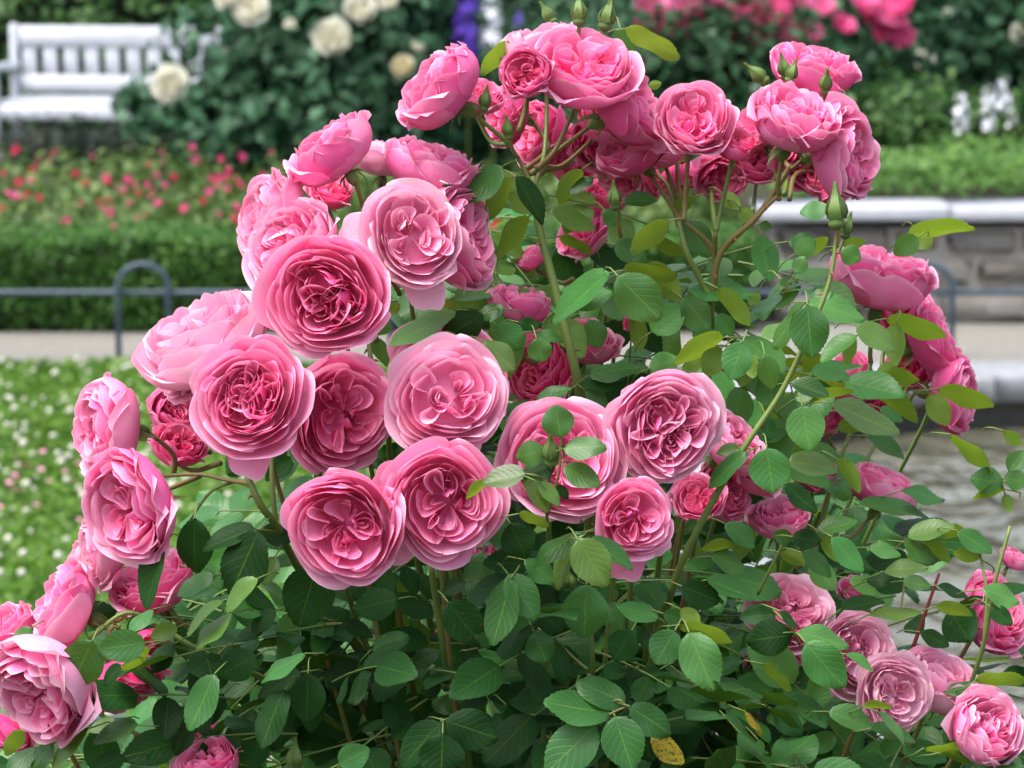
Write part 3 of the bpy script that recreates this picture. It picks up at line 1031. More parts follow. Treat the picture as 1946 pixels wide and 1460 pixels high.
for x in (0.0, BW):
    bpart('rear_post', [((x, 0, 0.45), (0.055, 0.06, 0.90))])
    bpart('front_leg', [((x, -0.50, 0.30), (0.055, 0.06, 0.60))])
    bpart('armrest', [((x, -0.28, 0.625), (0.075, 0.58, 0.045))])
    bpart('side_rail', [((x, -0.25, 0.34), (0.04, 0.44, 0.07))])
bpart('top_rail', [((BW / 2, 0, 0.815), (BW - 0.058, 0.045, 0.14))])
bpart('lower_rail', [((BW / 2, 0, 0.50), (BW - 0.058, 0.045, 0.115))])
xs = 0.085
while xs < BW - 0.05:
    bpart('back_slat', [((xs + 0.02, 0, 0.652), (0.097, 0.025, 0.184))], 0.004)
    xs += 0.143
for k in range(6):
    bpart('seat_slat', [((BW / 2, -0.035 - k * 0.083, 0.405), (BW - 0.07, 0.072, 0.028))], 0.005)
bpart('apron', [((BW / 2, -0.50, 0.34), (BW - 0.058, 0.035, 0.10))])

for lab, dx, h in (('grey green lavender clump under the left end of the bench', 0.35, 0.15), ('grey green lavender clump under the middle of the bench', 1.0, 0.16), ('dark herb clump at the right foot of the bench', 1.6, 0.16)):
    shrub('lavender', lab, 'plant', (BX.x + dx, 23.2, 0), [(0, 0, h, 0.42, 0.22, h * 1.1, 1300, 40)], 'f_grey', 0.07, 'herb clumps under the bench', 0.22, stems=3, jit=0.9)
shrub('lavender', 'dark herb clump left of the bench legs', 'plant', (BX.x - 0.5, 23.6, 0), [(0, 0, 0.2, 0.42, 0.22, 0.22, 1300, 40)], 'f_grey', 0.07, 'herb clumps under the bench', 0.22, stems=3, jit=0.9)

# large white rose bush before the bench
WB = AT(590, 300, 19.6)
wb_base = Vector((WB.x, 19.6, 0))
wr = shrub('white_rose_bush', 'tall bluish green bush with cream white roses partly covering the bench', 'rose bush', wb_base,
           [(0.22, 0.1, 0.95, 0.58, 0.5, 0.78, 9000, 110), (-0.36, 0, 0.55, 0.38, 0.4, 0.26, 1300, 26), (0.0, 0, 0.55, 0.55, 0.4, 0.4, 3500, 45),
            (-0.36, 0.0, 1.00, 0.42, 0.35, 0.36, 330, 12), (-0.72, -0.1, 0.62, 0.26, 0.25, 0.22, 260, 9)], 'f_blue', 0.108, stems=5)
WR = [(322, 158, 33), (473, 12, 33), (630, 72, 34), (684, 14, 31), (766, 124, 22), (430, -8, 22), (738, 2, 18), (795, 85, 12), (550, 45, 10)]
for k, (px, py, r) in enumerate(WR):
    q = AT(px, py, 19.05)
    far_bloom(wr, wb_base, q, (R0.uniform(-0.2, 0.2), -0.9, 0.3 + R0.uniform(0, 0.3)), r * 19.05 / FPX, 'white_petal', 0.75 if k != 4 else 0.1, 300 + k, 0.85)

# pink rose bush, dark shrubs and perennials on the terrace
pb_base = Vector((AT(1440, 100, 20.3).x, 20.3, 0.45))
pr = shrub('pink_rose_bush', 'wide dark bush with clusters of bright pink roses on the terrace', 'rose bush', pb_base,
           [(0, 0, 0.55, 0.95, 0.5, 0.62, 8500, 110), (-0.5, 0.1, 0.9, 0.5, 0.4, 0.45, 2500, 40), (0.5, 0.1, 0.95, 0.5, 0.4, 0.45, 2500, 40)], 'f_blue', 0.085, stems=5)
PK = [(1235, 60, 28), (1225, 105, 30), (1255, 30, 28), (1283, 52, 24), (1240, 8, 30), (1210, 120, 20), (1335, 40, 24), (1300, 10, 22), (1415, 12, 30), (1460, 18, 34), (1480, 35, 26),
      (1395, 78, 20), (1375, 118, 26), (1400, 90, 24), (1432, 72, 24), (1415, 105, 22), (1438, 100, 18), (1425, 45, 20), (1490, 68, 24), (1540, 62, 20), (1605, 45, 20), (1565, 12, 18),
      (1655, 12, 26), (1690, 22, 28), (1665, 35, 22), (1700, 40, 22), (1683, 60, 20), (1712, 68, 22), (1640, -5, 24), (1710, 2, 24), (1370, 160, 18), (1350, -10, 26), (1520, -8, 22), (1260, 85, 18)]
for k, (px, py, r) in enumerate(PK):
    q = AT(px, py, 19.55 + R0.uniform(-0.08, 0.12))
    petal_ball(pr, pb_base, q, r * 19.7 / FPX * 1.3, 'far_pink', R0.uniform(0.3, 0.9), 400 + k)

ds = [('dark leafy shrub filling the upper right corner behind the white flowers', 1840, 22.0, 0.45, (0.95, 0.6, 0.75), 7500, 'f_blue', 0.10),
      ('bushy dark green shrub rising between the delphiniums and pink roses', 1110, 22.4, 0.0, (0.75, 0.6, 1.0), 6500, 'f_dark', 0.095),
      ('dark green shrub standing behind the white rose bush and bench end', 760, 23.0, 0.0, (0.85, 0.6, 0.95), 6500, 'f_dark', 0.095),
      ('shaded evergreen shrub growing under the pink rose bush', 1330, 19.4, 0.0, (0.75, 0.4, 0.62), 4500, 'f_dark', 0.08),
      ('large rounded shrub past the upper right of the terrace', 2200, 21.5, 0.45, (0.9, 0.6, 0.8), 4500, 'f_blue', 0.10),
      ('dark low shrub behind the red rose bed and under the bushes', 900, 20.2, 0.0, (0.9, 0.45, 0.42), 4500, 'f_dark', 0.08)]
shr = []
for lab, px, Y, z, (rx, ry, rz), n, mt, sz in ds:
    bx = AT(px, 200, Y).x
    shr.append(shrub('leafy_shrub', lab, 'shrub', (bx, Y, z), [(0, 0, rz * 0.9, rx, ry, rz, n, 80), (0.3 * rx, 0, rz * 0.5, rx * 0.8, ry, rz * 0.5, n // 4, 30)], mt, sz, stems=4))
for k, (px, py, r) in enumerate([(1755, 112, 18), (1943, 62, 20), (1725, 175, 12), (1800, 25, 9)]):
    q = AT(px, py, 21.3)
    far_bloom(shr[0], shr[0].location, q, (0.1, -0.9, 0.3), r * 21.3 / FPX, 'white_petal', 0.9, 350 + k, 0.8)

lh = tag(empty('low_hedge', (0, 15.5, 0.45)), 'low bright green hedge growing along the terrace above the stone wall', 'hedge')
n = 15000
p = np.stack([NR.uniform(1.15, 7, n), NR.uniform(-0.1, 1.6, n), NR.random(n) ** 0.6], 1)
hgt = 0.14 + 0.05 * np.sin(p[:, 0] * 4.3) * np.sin(p[:, 1] * 3 + 1) + 0.04 * np.sin(p[:, 0] * 9 + p[:, 1] * 5)
p[:, 2] = p[:, 2] * hgt + 0.02
v, f, a = leaf_quads(p, np.tile([0, -0.4, 0.8], (n, 1)), 0.05, 0.5)
link('foliage', mesh_from('foliage', v, f, M['f_bright'], None, False, None, a), lh)
for i, (px, Y, lab, h) in enumerate([(1735, 18.2, 'bright green leafy perennial at the terrace edge left of the white spikes', 0.26), (1870, 18.4, 'light green perennial from which white flower spikes rise', 0.17),
                                     (2010, 18.0, 'bright leafy perennial at the right border of the terrace bed', 0.22)]):
    bx = AT(px, 200, Y).x
    shrub('leafy_perennial', lab, 'plant', (bx, Y, 0.45), [(0, 0, h * 0.7, 0.26, 0.25, h, 1300, 40)], 'f_mid', 0.07, 'leafy perennials on the terrace', 0.5, stems=3)


def flower_spike(px, py0, py1, Y, wpx, col, label, cat, seed, z0=0.0, name='delphinium'):
    rng = random.Random(seed)
    a_, b_ = AT(px, py1, Y), AT(px, py0, Y)
    base = Vector((a_.x, Y, z0))
    r = tag(empty(name, base), label, cat, 'tall flower spikes in the far beds')
    mb = MB()
    mb.tube(catmull([(0, 0, -0.01), (0.01, 0, (a_.z - z0) * 0.6), (b_.x - a_.x, 0, b_.z - z0)], 5), (0.007, 0.003), 6)
    mb.build('stem', M['stem'], r)
    mb = MB()
    H = b_.z - a_.z
    nfl = int(max(12, 46 * H / 0.35))
    for k in range(nfl):
        t = (k + rng.random()) / nfl
        w = wpx * Y / FPX * (1 - 0.45 * t ** 3) * (0.75 + 0.5 * rng.random())
        an = rng.uniform(0, 6.28)
        c = Vector((math.cos(an) * w * 0.62 + (b_.x - a_.x) * t, math.sin(an) * w * 0.62, a_.z - z0 + t * H))
        fr = frame_to((math.cos(an), math.sin(an), 0.35), rng.uniform(0, 6))
        R = w * rng.uniform(0.42, 0.62)
        vs = [(0, 0, 0)]
        for j in range(5):
            for da, rr, zz in ((-0.42, 0.8, 0.25), (0.0, 1.05, 0.30), (0.42, 0.8, 0.25)):
                aa = 6.283 * j / 5 + da
                vs.append((rr * math.cos(aa) * R, rr * math.sin(aa) * R, zz * R))
        vs = [list(c + fr @ Vector(q)) for q in vs]
        mb.add(vs, [[0, 1 + 3 * j, 2 + 3 * j, 3 + 3 * j] for j in range(5)])
    mb.build('blossoms', col, r)
    return r


vio = simple_mat('violet_petal', (0.06, 0.02, 0.36), 0.6, col2=(0.13, 0.05, 0.52), scale=30)
whi = simple_mat('white_small_petal', (0.72, 0.74, 0.84), 0.6, col2=(0.82, 0.82, 0.88), scale=30)
flower_spike(886, -70, 120, 19.4, 24, vio, 'tall violet delphinium spike beside the white one', 'delphinium', 1)
flower_spike(934, -70, 92, 19.4, 20, whi, 'tall white delphinium spike between violet ones', 'delphinium', 2)
flower_spike(990, 18, 95, 21.0, 14, vio, 'short violet delphinium spike just behind the tallest pink roses', 'delphinium', 3)
flower_spike(682, 52, 112, 19.3, 12, vio, 'small violet flower spike among the white roses', 'delphinium', 4)
flower_spike(725, -30, 30, 20.8, 13, vio, 'violet flower spike at the top edge above the cream roses', 'delphinium', 5)
flower_spike(866, 0, 70, 21.1, 10, vio, 'slim violet delphinium spike left of the tallest pair', 'delphinium', 6)
flower_spike(1826, 178, 252, 17.7, 17, whi, 'single white flower spike on the terrace', 'snapdragon', 7, 0.45, 'snapdragon')
flower_spike(1905, 142, 215, 17.8, 18, whi, 'tallest white flower spike of the right hand clump on the terrace', 'snapdragon', 8, 0.45, 'snapdragon')
flower_spike(1876, 165, 248, 17.6, 16, whi, 'white flower spike at the left of the terrace clump', 'snapdragon', 9, 0.45, 'snapdragon')
flower_spike(1922, 205, 240, 17.5, 11, whi, 'small low white flower spike at the right of the terrace clump', 'snapdragon', 10, 0.45, 'snapdragon')


# low hoop railings
def railing(name, label, Y, x0, x1, zr, hoops, hw, hz, rad, slope=0.0):
    r = tag(empty(name, (0, Y, 0)), label, 'railing')
    mb = MB(); mb.tube([(x0, 0, zr), (x1, slope, zr)], rad, 8); mb.build('rail', M['fence'], r)
    for x in hoops:
        yy = -0.02
        pts = [(x - hw, yy, -0.03), (x - hw, yy, hz - hw * 0.9)] + [(x - hw * math.cos(t), yy, hz - hw * 0.9 + hw * 0.9 * math.sin(t)) for t in np.linspace(0.25, PI - 0.25, 9)] + [(x + hw, yy, hz - hw * 0.9), (x + hw, yy, -0.03)]
        mb = MB(); mb.tube(pts, rad * 1.05, 8); mb.build('hoop', M['fence'], r)
    return r


def hx(px):
    return AT(px, 500, 13.75).x


railing('hoop_railing', 'blue grey hoop railing running between the lawn and gravel path', 13.75, -6, 6.3, 0.262, [hx(-480), hx(272), hx(790), hx(1762), hx(2520)], 0.098, 0.375, 0.0115)
railing('hoop_railing', 'near blue grey railing low behind the rose bush', 6.6, -2.6, 0.25, 0.268, [-2.2, 0.0], 0.098, 0.375, 0.0115)

# lawn grass, clover heads and fallen petals
n = 100000
gx, gy = NR.uniform(-6.2, 0.1, n), 4.4 + 9.1 * NR.random(n) ** 0.75
hh = 0.028 + 0.022 * np.clip(np.sin(gx * 2.3 + 1) * np.sin(gy * 1.9) + np.sin(gx * 5 + gy * 3) * 0.4, -0.8, 1)
p = np.stack([gx, gy, NR.random(n) * hh + 0.012], 1)
v, f, a = leaf_quads(p, np.tile([0, -0.5, 0.55], (n, 1)), 0.042, 0.42, 0.6)
tag(link('grass', mesh_from('grass', v, f, M['f_grass'], None, False, None, a)), 'short lawn grass mixed with clover leaves', 'grass', kind='stuff')
CL = simple_mat('clover_white', (0.46, 0.47, 0.36), 0.85, col2=(0.66, 0.66, 0.56), scale=120)
uvs = []
mb = MB()
th = [(0, 1)] + [(0, 0)]
base_v = np.array([(math.cos(6.283 * k / 7) * math.sin(t), math.sin(6.283 * k / 7) * math.sin(t), math.cos(t)) for t in (0.35, 1.0, 1.7, 2.5) for k in range(7)])
base_f = np.array([[i * 7 + k, (i + 1) * 7 + k, (i + 1) * 7 + (k + 1) % 7, i * 7 + (k + 1) % 7] for i in range(3) for k in range(7)] + [[0, 1, 2, 3], [3, 4, 5, 6]])
vs, fs = [], []
nc = 2300
for i in range(nc):
    x, y = NR.uniform(-5.0, 0.0), 5.0 + 8.2 * NR.random() ** 0.8
    if math.sin(x * 2.1 + y * 0.9) + 0.6 * math.sin(y * 2.7 - x) < -0.55:
        continue
    r = NR.uniform(0.005, 0.0125)
    vs.append(base_v * r * np.array([1, 1, 0.9]) * (1 + NR.normal(0, 0.10, (28, 1))) + np.array([x, y, 0.055 + NR.uniform(0, 0.045)]))
    fs.append(base_f + 28 * len(fs))
tag(link('clover_heads', mesh_from('clover_heads', np.concatenate(vs), np.concatenate(fs), CL)), 'white clover heads dotted over the lawn', 'clover', kind='stuff')
parts = []
for i in range(46):
    x, y = (NR.normal(-1.42, 0.16), NR.normal(10.6, 0.35)) if i < 34 else (NR.uniform(-3, -0.3), NR.uniform(6, 12))
    v, f, uv = wrap_petal(R0, R0.uniform(0, 6), 0.8, [(0.0, 0), (0.5, -0.1), (0.9, 0.1), (1.0, 0.3)], 0.08, nu=5, nv=4)
    parts.append((v * 0.022 + np.array([x, y, 0.06]), f, uv, 0))
v, f, uv, at = pack(parts, 0.5, 0, R0)
tag(link('fallen_petals', mesh_from('fallen_petals', v, f, M['petal'], uv, True, None, at)), 'pink petals fallen on the lawn', 'petals', kind='stuff')

# ================================================================== the rose bush in front
RB = random.Random(23)
BASE = Vector((P(1000, 1400, 0.25).x, P(1000, 1400, 0.25).y, 0.0))
bush = tag(empty('rose_bush', BASE), 'big leafy rose bush covered in full pink quartered blooms filling the foreground', 'rose bush')
MPP = FOCUS / FPX      # metres per photo pixel at the focal plane

# px, py, radius px, facing (right, up, towards camera), openness, tone, speckle, ragged, depth offset, extras
BL = [
    # topmost cluster
    (838, 168, 86, (-0.72, 0.55, 0.22), 0.35, 0.50, 0, 0, 0.10, dict(j=(968, 275, 0.12))),
    (912, 185, 42, (0.1, 0.5, 0.35), 0.5, 0.40, 0, 0, 0.16, dict(j=(968, 275, 0.14))),
    (1030, 92, 68, (-0.15, 0.9, 0.25), 0.25, 0.85, 0, 0, 0.20, dict(j=(1010, 330, 0.14))),
    (1000, 140, 50, (-0.15, 0.15, 0.95), 0.25, 0.35, 0, 0, 0.09, dict(j=(985, 250, 0.12))),
    (1103, 132, 90, (0.08, 0.72, 0.62), 0.72, 0.52, 0, 0, 0.12, dict(j=(1020, 320, 0.13))),
    (1192, 198, 88, (0.72, 0.42, 0.25), 0.42, 0.42, 0, 0, 0.15, dict(j=(1035, 310, 0.14))),
    (1025, 258, 66, (-0.7, 0.15, 0.35), 0.5, 0.25, 0, 0, 0.26, dict(j=(1012, 330, 0.2))),
    (1085, 300, 56, (0.45, 0.15, 0.35), 0.5, 0.22, 0, 0, 0.27, dict(j=(1020, 340, 0.2))),
    (1318, 228, 82, (0.05, 0.45, 0.88), 0.72, 0.55, 0, 0, 0.13, dict(j=(1300, 420, 0.15))),
    (1200, 285, 68, (-0.45, 0.55, 0.35), 0.5, 0.33, 0, 0, 0.20, dict(j=(1290, 420, 0.17))),
    (1545, 132, 72, (0.15, 0.70, 0.25), 0.42, 0.45, 0, 0, 0.24, dict(j=(1500, 320, 0.2))),
    (1575, 175, 42, (0.6, 0.15, 0.35), 0.5, 0.38, 0, 0, 0.27, dict(j=(1500, 320, 0.2))),
    (1508, 228, 88, (0.22, 0.80, 0.42), 0.55, 0.58, 0, 0, 0.12, dict(j=(1480, 370, 0.15))),
    (1602, 292, 86, (0.85, 0.10, 0.40), 0.45, 0.50, 0, 0, 0.15, dict(j=(1480, 380, 0.15))),
    (1398, 275, 40, (0.15, 0.75, 0.5), 0.2, 0.20, 0, 0, 0.14, dict(j=(1360, 440, 0.15))),
    (1215, 330, 50, (-0.6, -0.5, 0.1), 0.7, 0.22, 0, 0, 0.27, dict(j=(1290, 420, 0.2))),
    (1305, 340, 52, (0.2, -0.8, -0.1), 0.75, 0.22, 0, 0, 0.25, dict(j=(1300, 430, 0.2))),
    (1440, 305, 50, (0.0, 0.3, 0.35), 0.5, 0.40, 0, 0, 0.24, dict(j=(1430, 400, 0.2))),
    (1150, 222, 58, (0.25, 0.5, 0.55), 0.5, 0.38, 0, 0, 0.19, dict(j=(1030, 315, 0.15))),
    (965, 222, 54, (-0.7, 0.1, 0.3), 0.45, 0.34, 0, 0, 0.21, dict(j=(1000, 320, 0.16))),
    (1135, 268, 52, (0.3, -0.2, 0.6), 0.6, 0.30, 0, 0, 0.24, dict(j=(1030, 330, 0.18))),
    (1250, 270, 58, (-0.2, 0.5, 0.5), 0.55, 0.36, 0, 0, 0.21, dict(j=(1295, 420, 0.17))),
    (1440, 242, 52, (-0.3, 0.6, 0.4), 0.5, 0.42, 0, 0, 0.22, dict(j=(1480, 370, 0.18))),
    (1548, 300, 62, (0.1, -0.1, 0.6), 0.55, 0.32, 0, 0, 0.22, dict(j=(1490, 370, 0.18))),
    (1370, 335, 46, (0.1, -0.3, 0.6), 0.6, 0.30, 0, 0, 0.23, dict(j=(1360, 440, 0.18))),
    (1595, 355, 44, (0.5, -0.6, 0.3), 0.6, 0.30, 0, 0, 0.22, dict(j=(1500, 380, 0.18))),
    (1180, 330, 44, (-0.3, -0.3, 0.4), 0.6, 0.36, 0, 0, 0.24, dict(j=(1290, 430, 0.2))),
    # left cluster
    (632, 288, 80, (-0.55, 0.75, 0.18), 0.30, 0.50, 0, 0, 0.09, dict(j=(680, 420, 0.12))),
    (728, 300, 58, (0.05, 0.9, 0.05), 0.35, 0.90, 0, 0, 0.15, dict(j=(690, 430, 0.14))),
    (815, 318, 80, (0.25, 0.85, 0.20), 0.45, 0.50, 0, 0, 0.12, dict(j=(720, 450, 0.14))),
    (628, 365, 42, (0.1, 0.5, 0.35), 0.5, 0.18, 0, 0, 0.19, dict(j=(690, 440, 0.15))),
    (515, 412, 80, (-0.80, 0.30, 0.38), 0.35, 0.62, 0.3, 0, 0.10, dict(j=(650, 450, 0.14))),
    (555, 470, 84, (-0.55, 0.45, 0.60), 0.60, 0.66, 0.4, 0, 0.06, dict(j=(660, 500, 0.14))),
    (786, 450, 106, (0.10, 0.22, 0.96), 0.85, 0.86, 0.8, 0, 0.03, dict(nq=3, roll=0.6, hang=[(-1.96, 0.0, 1.38), (2.34, -0.15, 1.45)], label='pale pink full rose with cream edged petals and rain speckles')),
    (868, 445, 100, (0.75, 0.15, 0.30), 0.55, 0.56, 0, 0, 0.11, dict(j=(760, 560, 0.16))),
    (622, 560, 122, (-0.10, 0.0, 1.0), 0.82, 0.48, 0, 0, -0.02, dict(nq=4)),
    # far left
    (385, 645, 118, (-0.40, 0.78, 0.34), 0.72, 0.82, 0.5, 0, 0.05, dict(j=(470, 790, 0.1), label='wide open pale rose seen from the side with speckled papery petals')),
    (474, 757, 114, (-0.06, 0.14, 0.98), 0.88, 0.54, 0, 0, -0.03, dict(nq=4, roll=0.01, hang=[(-1.65, 0.05, 1.32)])),
    (648, 785, 120, (0.42, -0.02, 0.90), 0.9, 0.47, 0, 0, 0.05, {}),
    (203, 815, 86, (-0.78, 0.05, 0.40), 0.40, 0.58, 0.2, 0, 0.06, dict(j=(330, 905, 0.1))),
    (330, 780, 52, (0.3, 0.2, 0.5), 0.5, 0.45, 0, 0, 0.15, dict(j=(400, 860, 0.14))),
    (342, 848, 48, (0.2, 0.4, 0.4), 0.5, 0.25, 0, 0, 0.13, dict(j=(420, 880, 0.12))),
    (248, 958, 102, (-0.55, -0.22, 0.80), 0.45, 0.56, 0, 0, -0.02, dict(j=(380, 905, 0.06))),
    (192, 1045, 66, (-0.6, -0.1, 0.2), 0.5, 0.72, 0.5, 0, 0.10, dict(j=(330, 1000, 0.12))),
    (122, 1155, 82, (-0.75, 0.32, 0.18), 0.40, 0.56, 0.3, 0, 0.06, dict(j=(235, 1165, 0.08))),
    (290, 1112, 76, (-0.3, 0.7, 0.35), 0.5, 0.50, 0.2, 0, 0.11, dict(j=(380, 1180, 0.1))),
    (18, 1195, 58, (-0.5, 0.5, 0.3), 0.5, 0.58, 0, 0, 0.10, dict(j=(160, 1230, 0.1))),
    (85, 1308, 106, (-0.52, -0.50, 0.62), 0.42, 0.64, 0.6, 0, -0.03, dict(j=(180, 1225, 0.0), label='nodding pale rose at the lower left with red speckled petals')),
    (232, 1300, 74, (0.30, -0.70, 0.15), 0.50, 0.14, 0, 0, 0.05, dict(j=(215, 1190, 0.06))),
    (10, 1395, 55, (-0.3, -0.6, 0.1), 0.5, 0.20, 0, 0, 0.10, {}),
    (395, 1455, 60, (-0.2, 0.6, 0.3), 0.4, 0.40, 0, 0, 0.02, dict(j=(520, 1480, 0.05))),
    (385, 1400, 36, (-0.4, 0.3, 0.3), 0.3, 0.45, 0, 0, 0.10, {}),
    # centre
    (850, 755, 112, (0.12, 0.22, 0.96), 0.84, 0.80, 0.25, 0.1, 0.0, dict(nq=3, roll=2.2, label='light pink rose with cream petal edges in the middle of the bush')),
    (856, 728, 122, (0.08, 0.30, 0.85), 0.9, 0.50, 0, 0, 0.07, dict(label='deeper pink bloom tucked behind the light middle rose')),
    (842, 955, 118, (0.12, -0.16, 0.97), 0.9, 0.52, 0, 0, -0.05, dict(nq=4, roll=0.3, hang=[(2.5, -0.2, 1.3)])),
    (655, 1003, 116, (-0.10, -0.18, 0.97), 0.8, 0.48, 0, 0, -0.055, dict(nq=4, roll=1.1, hang=[(-1.6, 0.0, 1.3)])),
    (1065, 872, 124, (0.10, 0.18, 0.95), 0.85, 0.64, 0, 0, 0.015, {}),
    (1262, 812, 116, (0.10, -0.08, 0.98), 0.85, 0.74, 0.25, 0.9, 0.02, dict(label='old salmon pink bloom with crowded ruffled petals')),
    (1203, 985, 78, (0.18, 0.05, 0.98), 0.92, 0.50, 0, 0, -0.03, dict(roll=0.01, hang=[(-0.75, -0.1, 1.4), (-1.65, 0.35, 1.75), (-2.05, 0.3, 1.7)])),
    (985, 580, 56, (0.15, 0.85, 0.15), 0.30, 0.45, 0, 0, 0.18, dict(j=(1020, 690, 0.2))),
    (1025, 705, 68, (-0.2, 0.15, 0.35), 0.5, 0.22, 0, 0, 0.22, {}),
    (1112, 650, 58, (0.2, 0.75, 0.35), 0.5, 0.55, 0, 0, 0.24, {}),
    (1010, 492, 30, (-0.4, 0.6, 0.2), 0.15, 0.50, 0, 0, 0.22, dict(j=(1090, 530, 0.2))),
    (1110, 440, 53, (-0.4, 0.2, 0.35), 0.5, 0.50, 0, 0, 0.30, {}),
    (1150, 375, 44, (0.1, 0.5, 0.35), 0.5, 0.35, 0, 0, 0.30, {}),
    (1208, 605, 26, (0.3, -0.4, 0.0), 0.2, 0.25, 0, 0, 0.24, {}),
    (160, 1065, 52, (-0.7, 0.3, 0.2), 0.5, 0.80, 0.6, 0, 0.13, dict(j=(300, 1040, 0.13))),
    (55, 1235, 56, (-0.4, 0.4, 0.3), 0.5, 0.60, 0, 0, 0.10, dict(j=(170, 1230, 0.09))),
    (330, 700, 60, (-0.5, -0.3, 0.3), 0.5, 0.62, 0.2, 0, 0.10, dict(j=(430, 800, 0.1))),
    (270, 1245, 52, (0.5, -0.4, 0.4), 0.55, 0.18, 0, 0, 0.07, dict(j=(225, 1190, 0.06))),
    # right side, further back
    (1715, 600, 56, (0.2, 0.2, 0.5), 0.5, 0.34, 0, 0, 0.36, dict(j=(1690, 740, 0.34))),
    (1795, 700, 48, (0.6, 0.2, 0.4), 0.5, 0.32, 0, 0, 0.37, dict(j=(1730, 760, 0.34))),
    (1655, 775, 46, (-0.1, 0.3, 0.5), 0.5, 0.34, 0, 0, 0.38, dict(j=(1640, 830, 0.36))),
    (1430, 890, 56, (0.4, 0.4, 0.4), 0.5, 0.48, 0, 0, 0.17, {}),
    (1325, 950, 46, (0.0, 0.4, 0.6), 0.5, 0.44, 0, 0, 0.13, {}),
    (1676, 528, 94, (0.15, 0.88, 0.22), 0.36, 0.52, 0, 0, 0.30, dict(j=(1655, 690, 0.32))),
    (1772, 645, 72, (0.72, 0.35, 0.15), 0.5, 0.36, 0, 0, 0.34, dict(j=(1720, 760, 0.34))),
    (1812, 748, 70, (0.80, 0.0, 0.25), 0.45, 0.42, 0, 0, 0.33, dict(j=(1740, 745, 0.34))),
    (1735, 700, 46, (-0.2, 0.2, 0.35), 0.5, 0.20, 0, 0, 0.38, {}),
    (1600, 730, 64, (-0.4, 0.6, 0.35), 0.5, 0.40, 0, 0, 0.36, dict(j=(1640, 800, 0.36))),
    (1560, 800, 41, (-0.2, 0.4, 0.35), 0.5, 0.25, 0, 0, 0.38, {}),
    (1678, 930, 64, (0.30, 0.70, 0.15), 0.35, 0.48, 0, 0, 0.32, dict(j=(1600, 1020, 0.3))),
    (1392, 845, 66, (0.5, 0.5, 0.35), 0.5, 0.55, 0, 0, 0.14, {}),
    (1372, 935, 57, (0.3, 0.15, 0.35), 0.5, 0.35, 0, 0, 0.16, {}),
    (1480, 985, 54, (0.0, 0.7, 0.35), 0.5, 0.55, 0, 0, 0.20, {}),
    (1545, 900, 42, (0.0, 0.4, 0.35), 0.5, 0.22, 0, 0, 0.26, {}),
    (1500, 1165, 84, (0.15, 0.45, 0.80), 0.85, 0.84, 0.3, 0.5, 0.16, dict(label='faded rose half hidden by leaves at the lower right')),
    (1625, 1245, 90, (0.35, 0.05, 0.88), 0.75, 0.90, 0.5, 0.8, 0.12, dict(label='faded old bloom with shrivelled pale petals')),
    (1700, 1318, 76, (0.25, -0.1, 0.85), 0.80, 1.0, 1.0, 0.6, 0.06, dict(label='palest old bloom of the lower right with many red speckles')),
    (1786, 1300, 72, (0.25, 0.55, 0.35), 0.35, 0.78, 0, 0, 0.10, {}),
    (1872, 1388, 72, (0.35, 0.35, 0.55), 0.35, 0.66, 0, 0, 0.03, {}),
    (1885, 1170, 76, (0.45, 0.25, 0.35), 0.5, 0.40, 0, 0, 0.22, {}),
    (1475, 1262, 56, (-0.1, -0.4, 0.3), 0.5, 0.24, 0, 0, 0.20, {}),
    (1925, 1062, 26, (0.3, 0.5, 0.2), 0.3, 0.50, 0, 0, 0.26, {}),
    (925, 1045, 31, (0.1, 0.3, 0.35), 0.5, 0.80, 0, 0, 0.40, {}),
    (1625, 1120, 30, (0.0, 0.5, 0.35), 0.5, 0.45, 0, 0, 0.30, {}),
]
BIG = sorted(range(len(BL)), key=lambda i: -BL[i][2])[:30]
for i, (px, py, r, n, o, t, sp, rg, off, kw) in enumerate(BL):
    p = P(px, py, off)
    R = r * MPP * (FOCUS + off) / FOCUS
    if n[2] > 0.7 and o > 0.65:
        R *= 0.92
    elif n[2] < 0.7:
        R *= 1.08
    nv_ = VIEW(*n)
    rng = random.Random(900 + i * 7)
    bl = make_bloom(bush, BASE, p + nv_ * R * 0.05, nv_, R, rng, o, t + 0.04, sp, rg, kw.get('hang', ()), kw.get('roll', rng.uniform(0, 6)), 2 if i in BIG[:11] else (1 if r > 62 else 0),
                    nq=kw.get('nq'), refl=rng.uniform(0.2, 0.8), detail=1.0 if r > 40 else 0.5)
    if 'label' in kw:
        bl['label'] = kw['label']
    # flower stalk
    b0 = p + nv_ * R * 0.05 - nv_ * R * 0.93
    mb = MB()
    if 'j' in kw:
        j = P(*kw['j'])
        mid = b0.lerp(j, 0.5) - nv_ * (j - b0).length * 0.22
        pts = catmull([b0, mid, j], 5)
    else:
        q1 = b0 - nv_ * 0.025 + Vector((0, 0.01, -0.015))
        q2 = q1 + Vector((-(q1.x - BASE.x) * 0.12, 0.04, -0.10))
        q3 = q2 + Vector((-(q1.x - BASE.x) * 0.25, 0.05, -0.20))
        pts = catmull([b0, q1, q2, q3], 4)
    mb.tube([q - BASE for q in pts], (0.0016, 0.0021), 6)
    mb.build('flower_stalk', M['stem_red'] if RB.random() < 0.6 else M['stem'], bush)

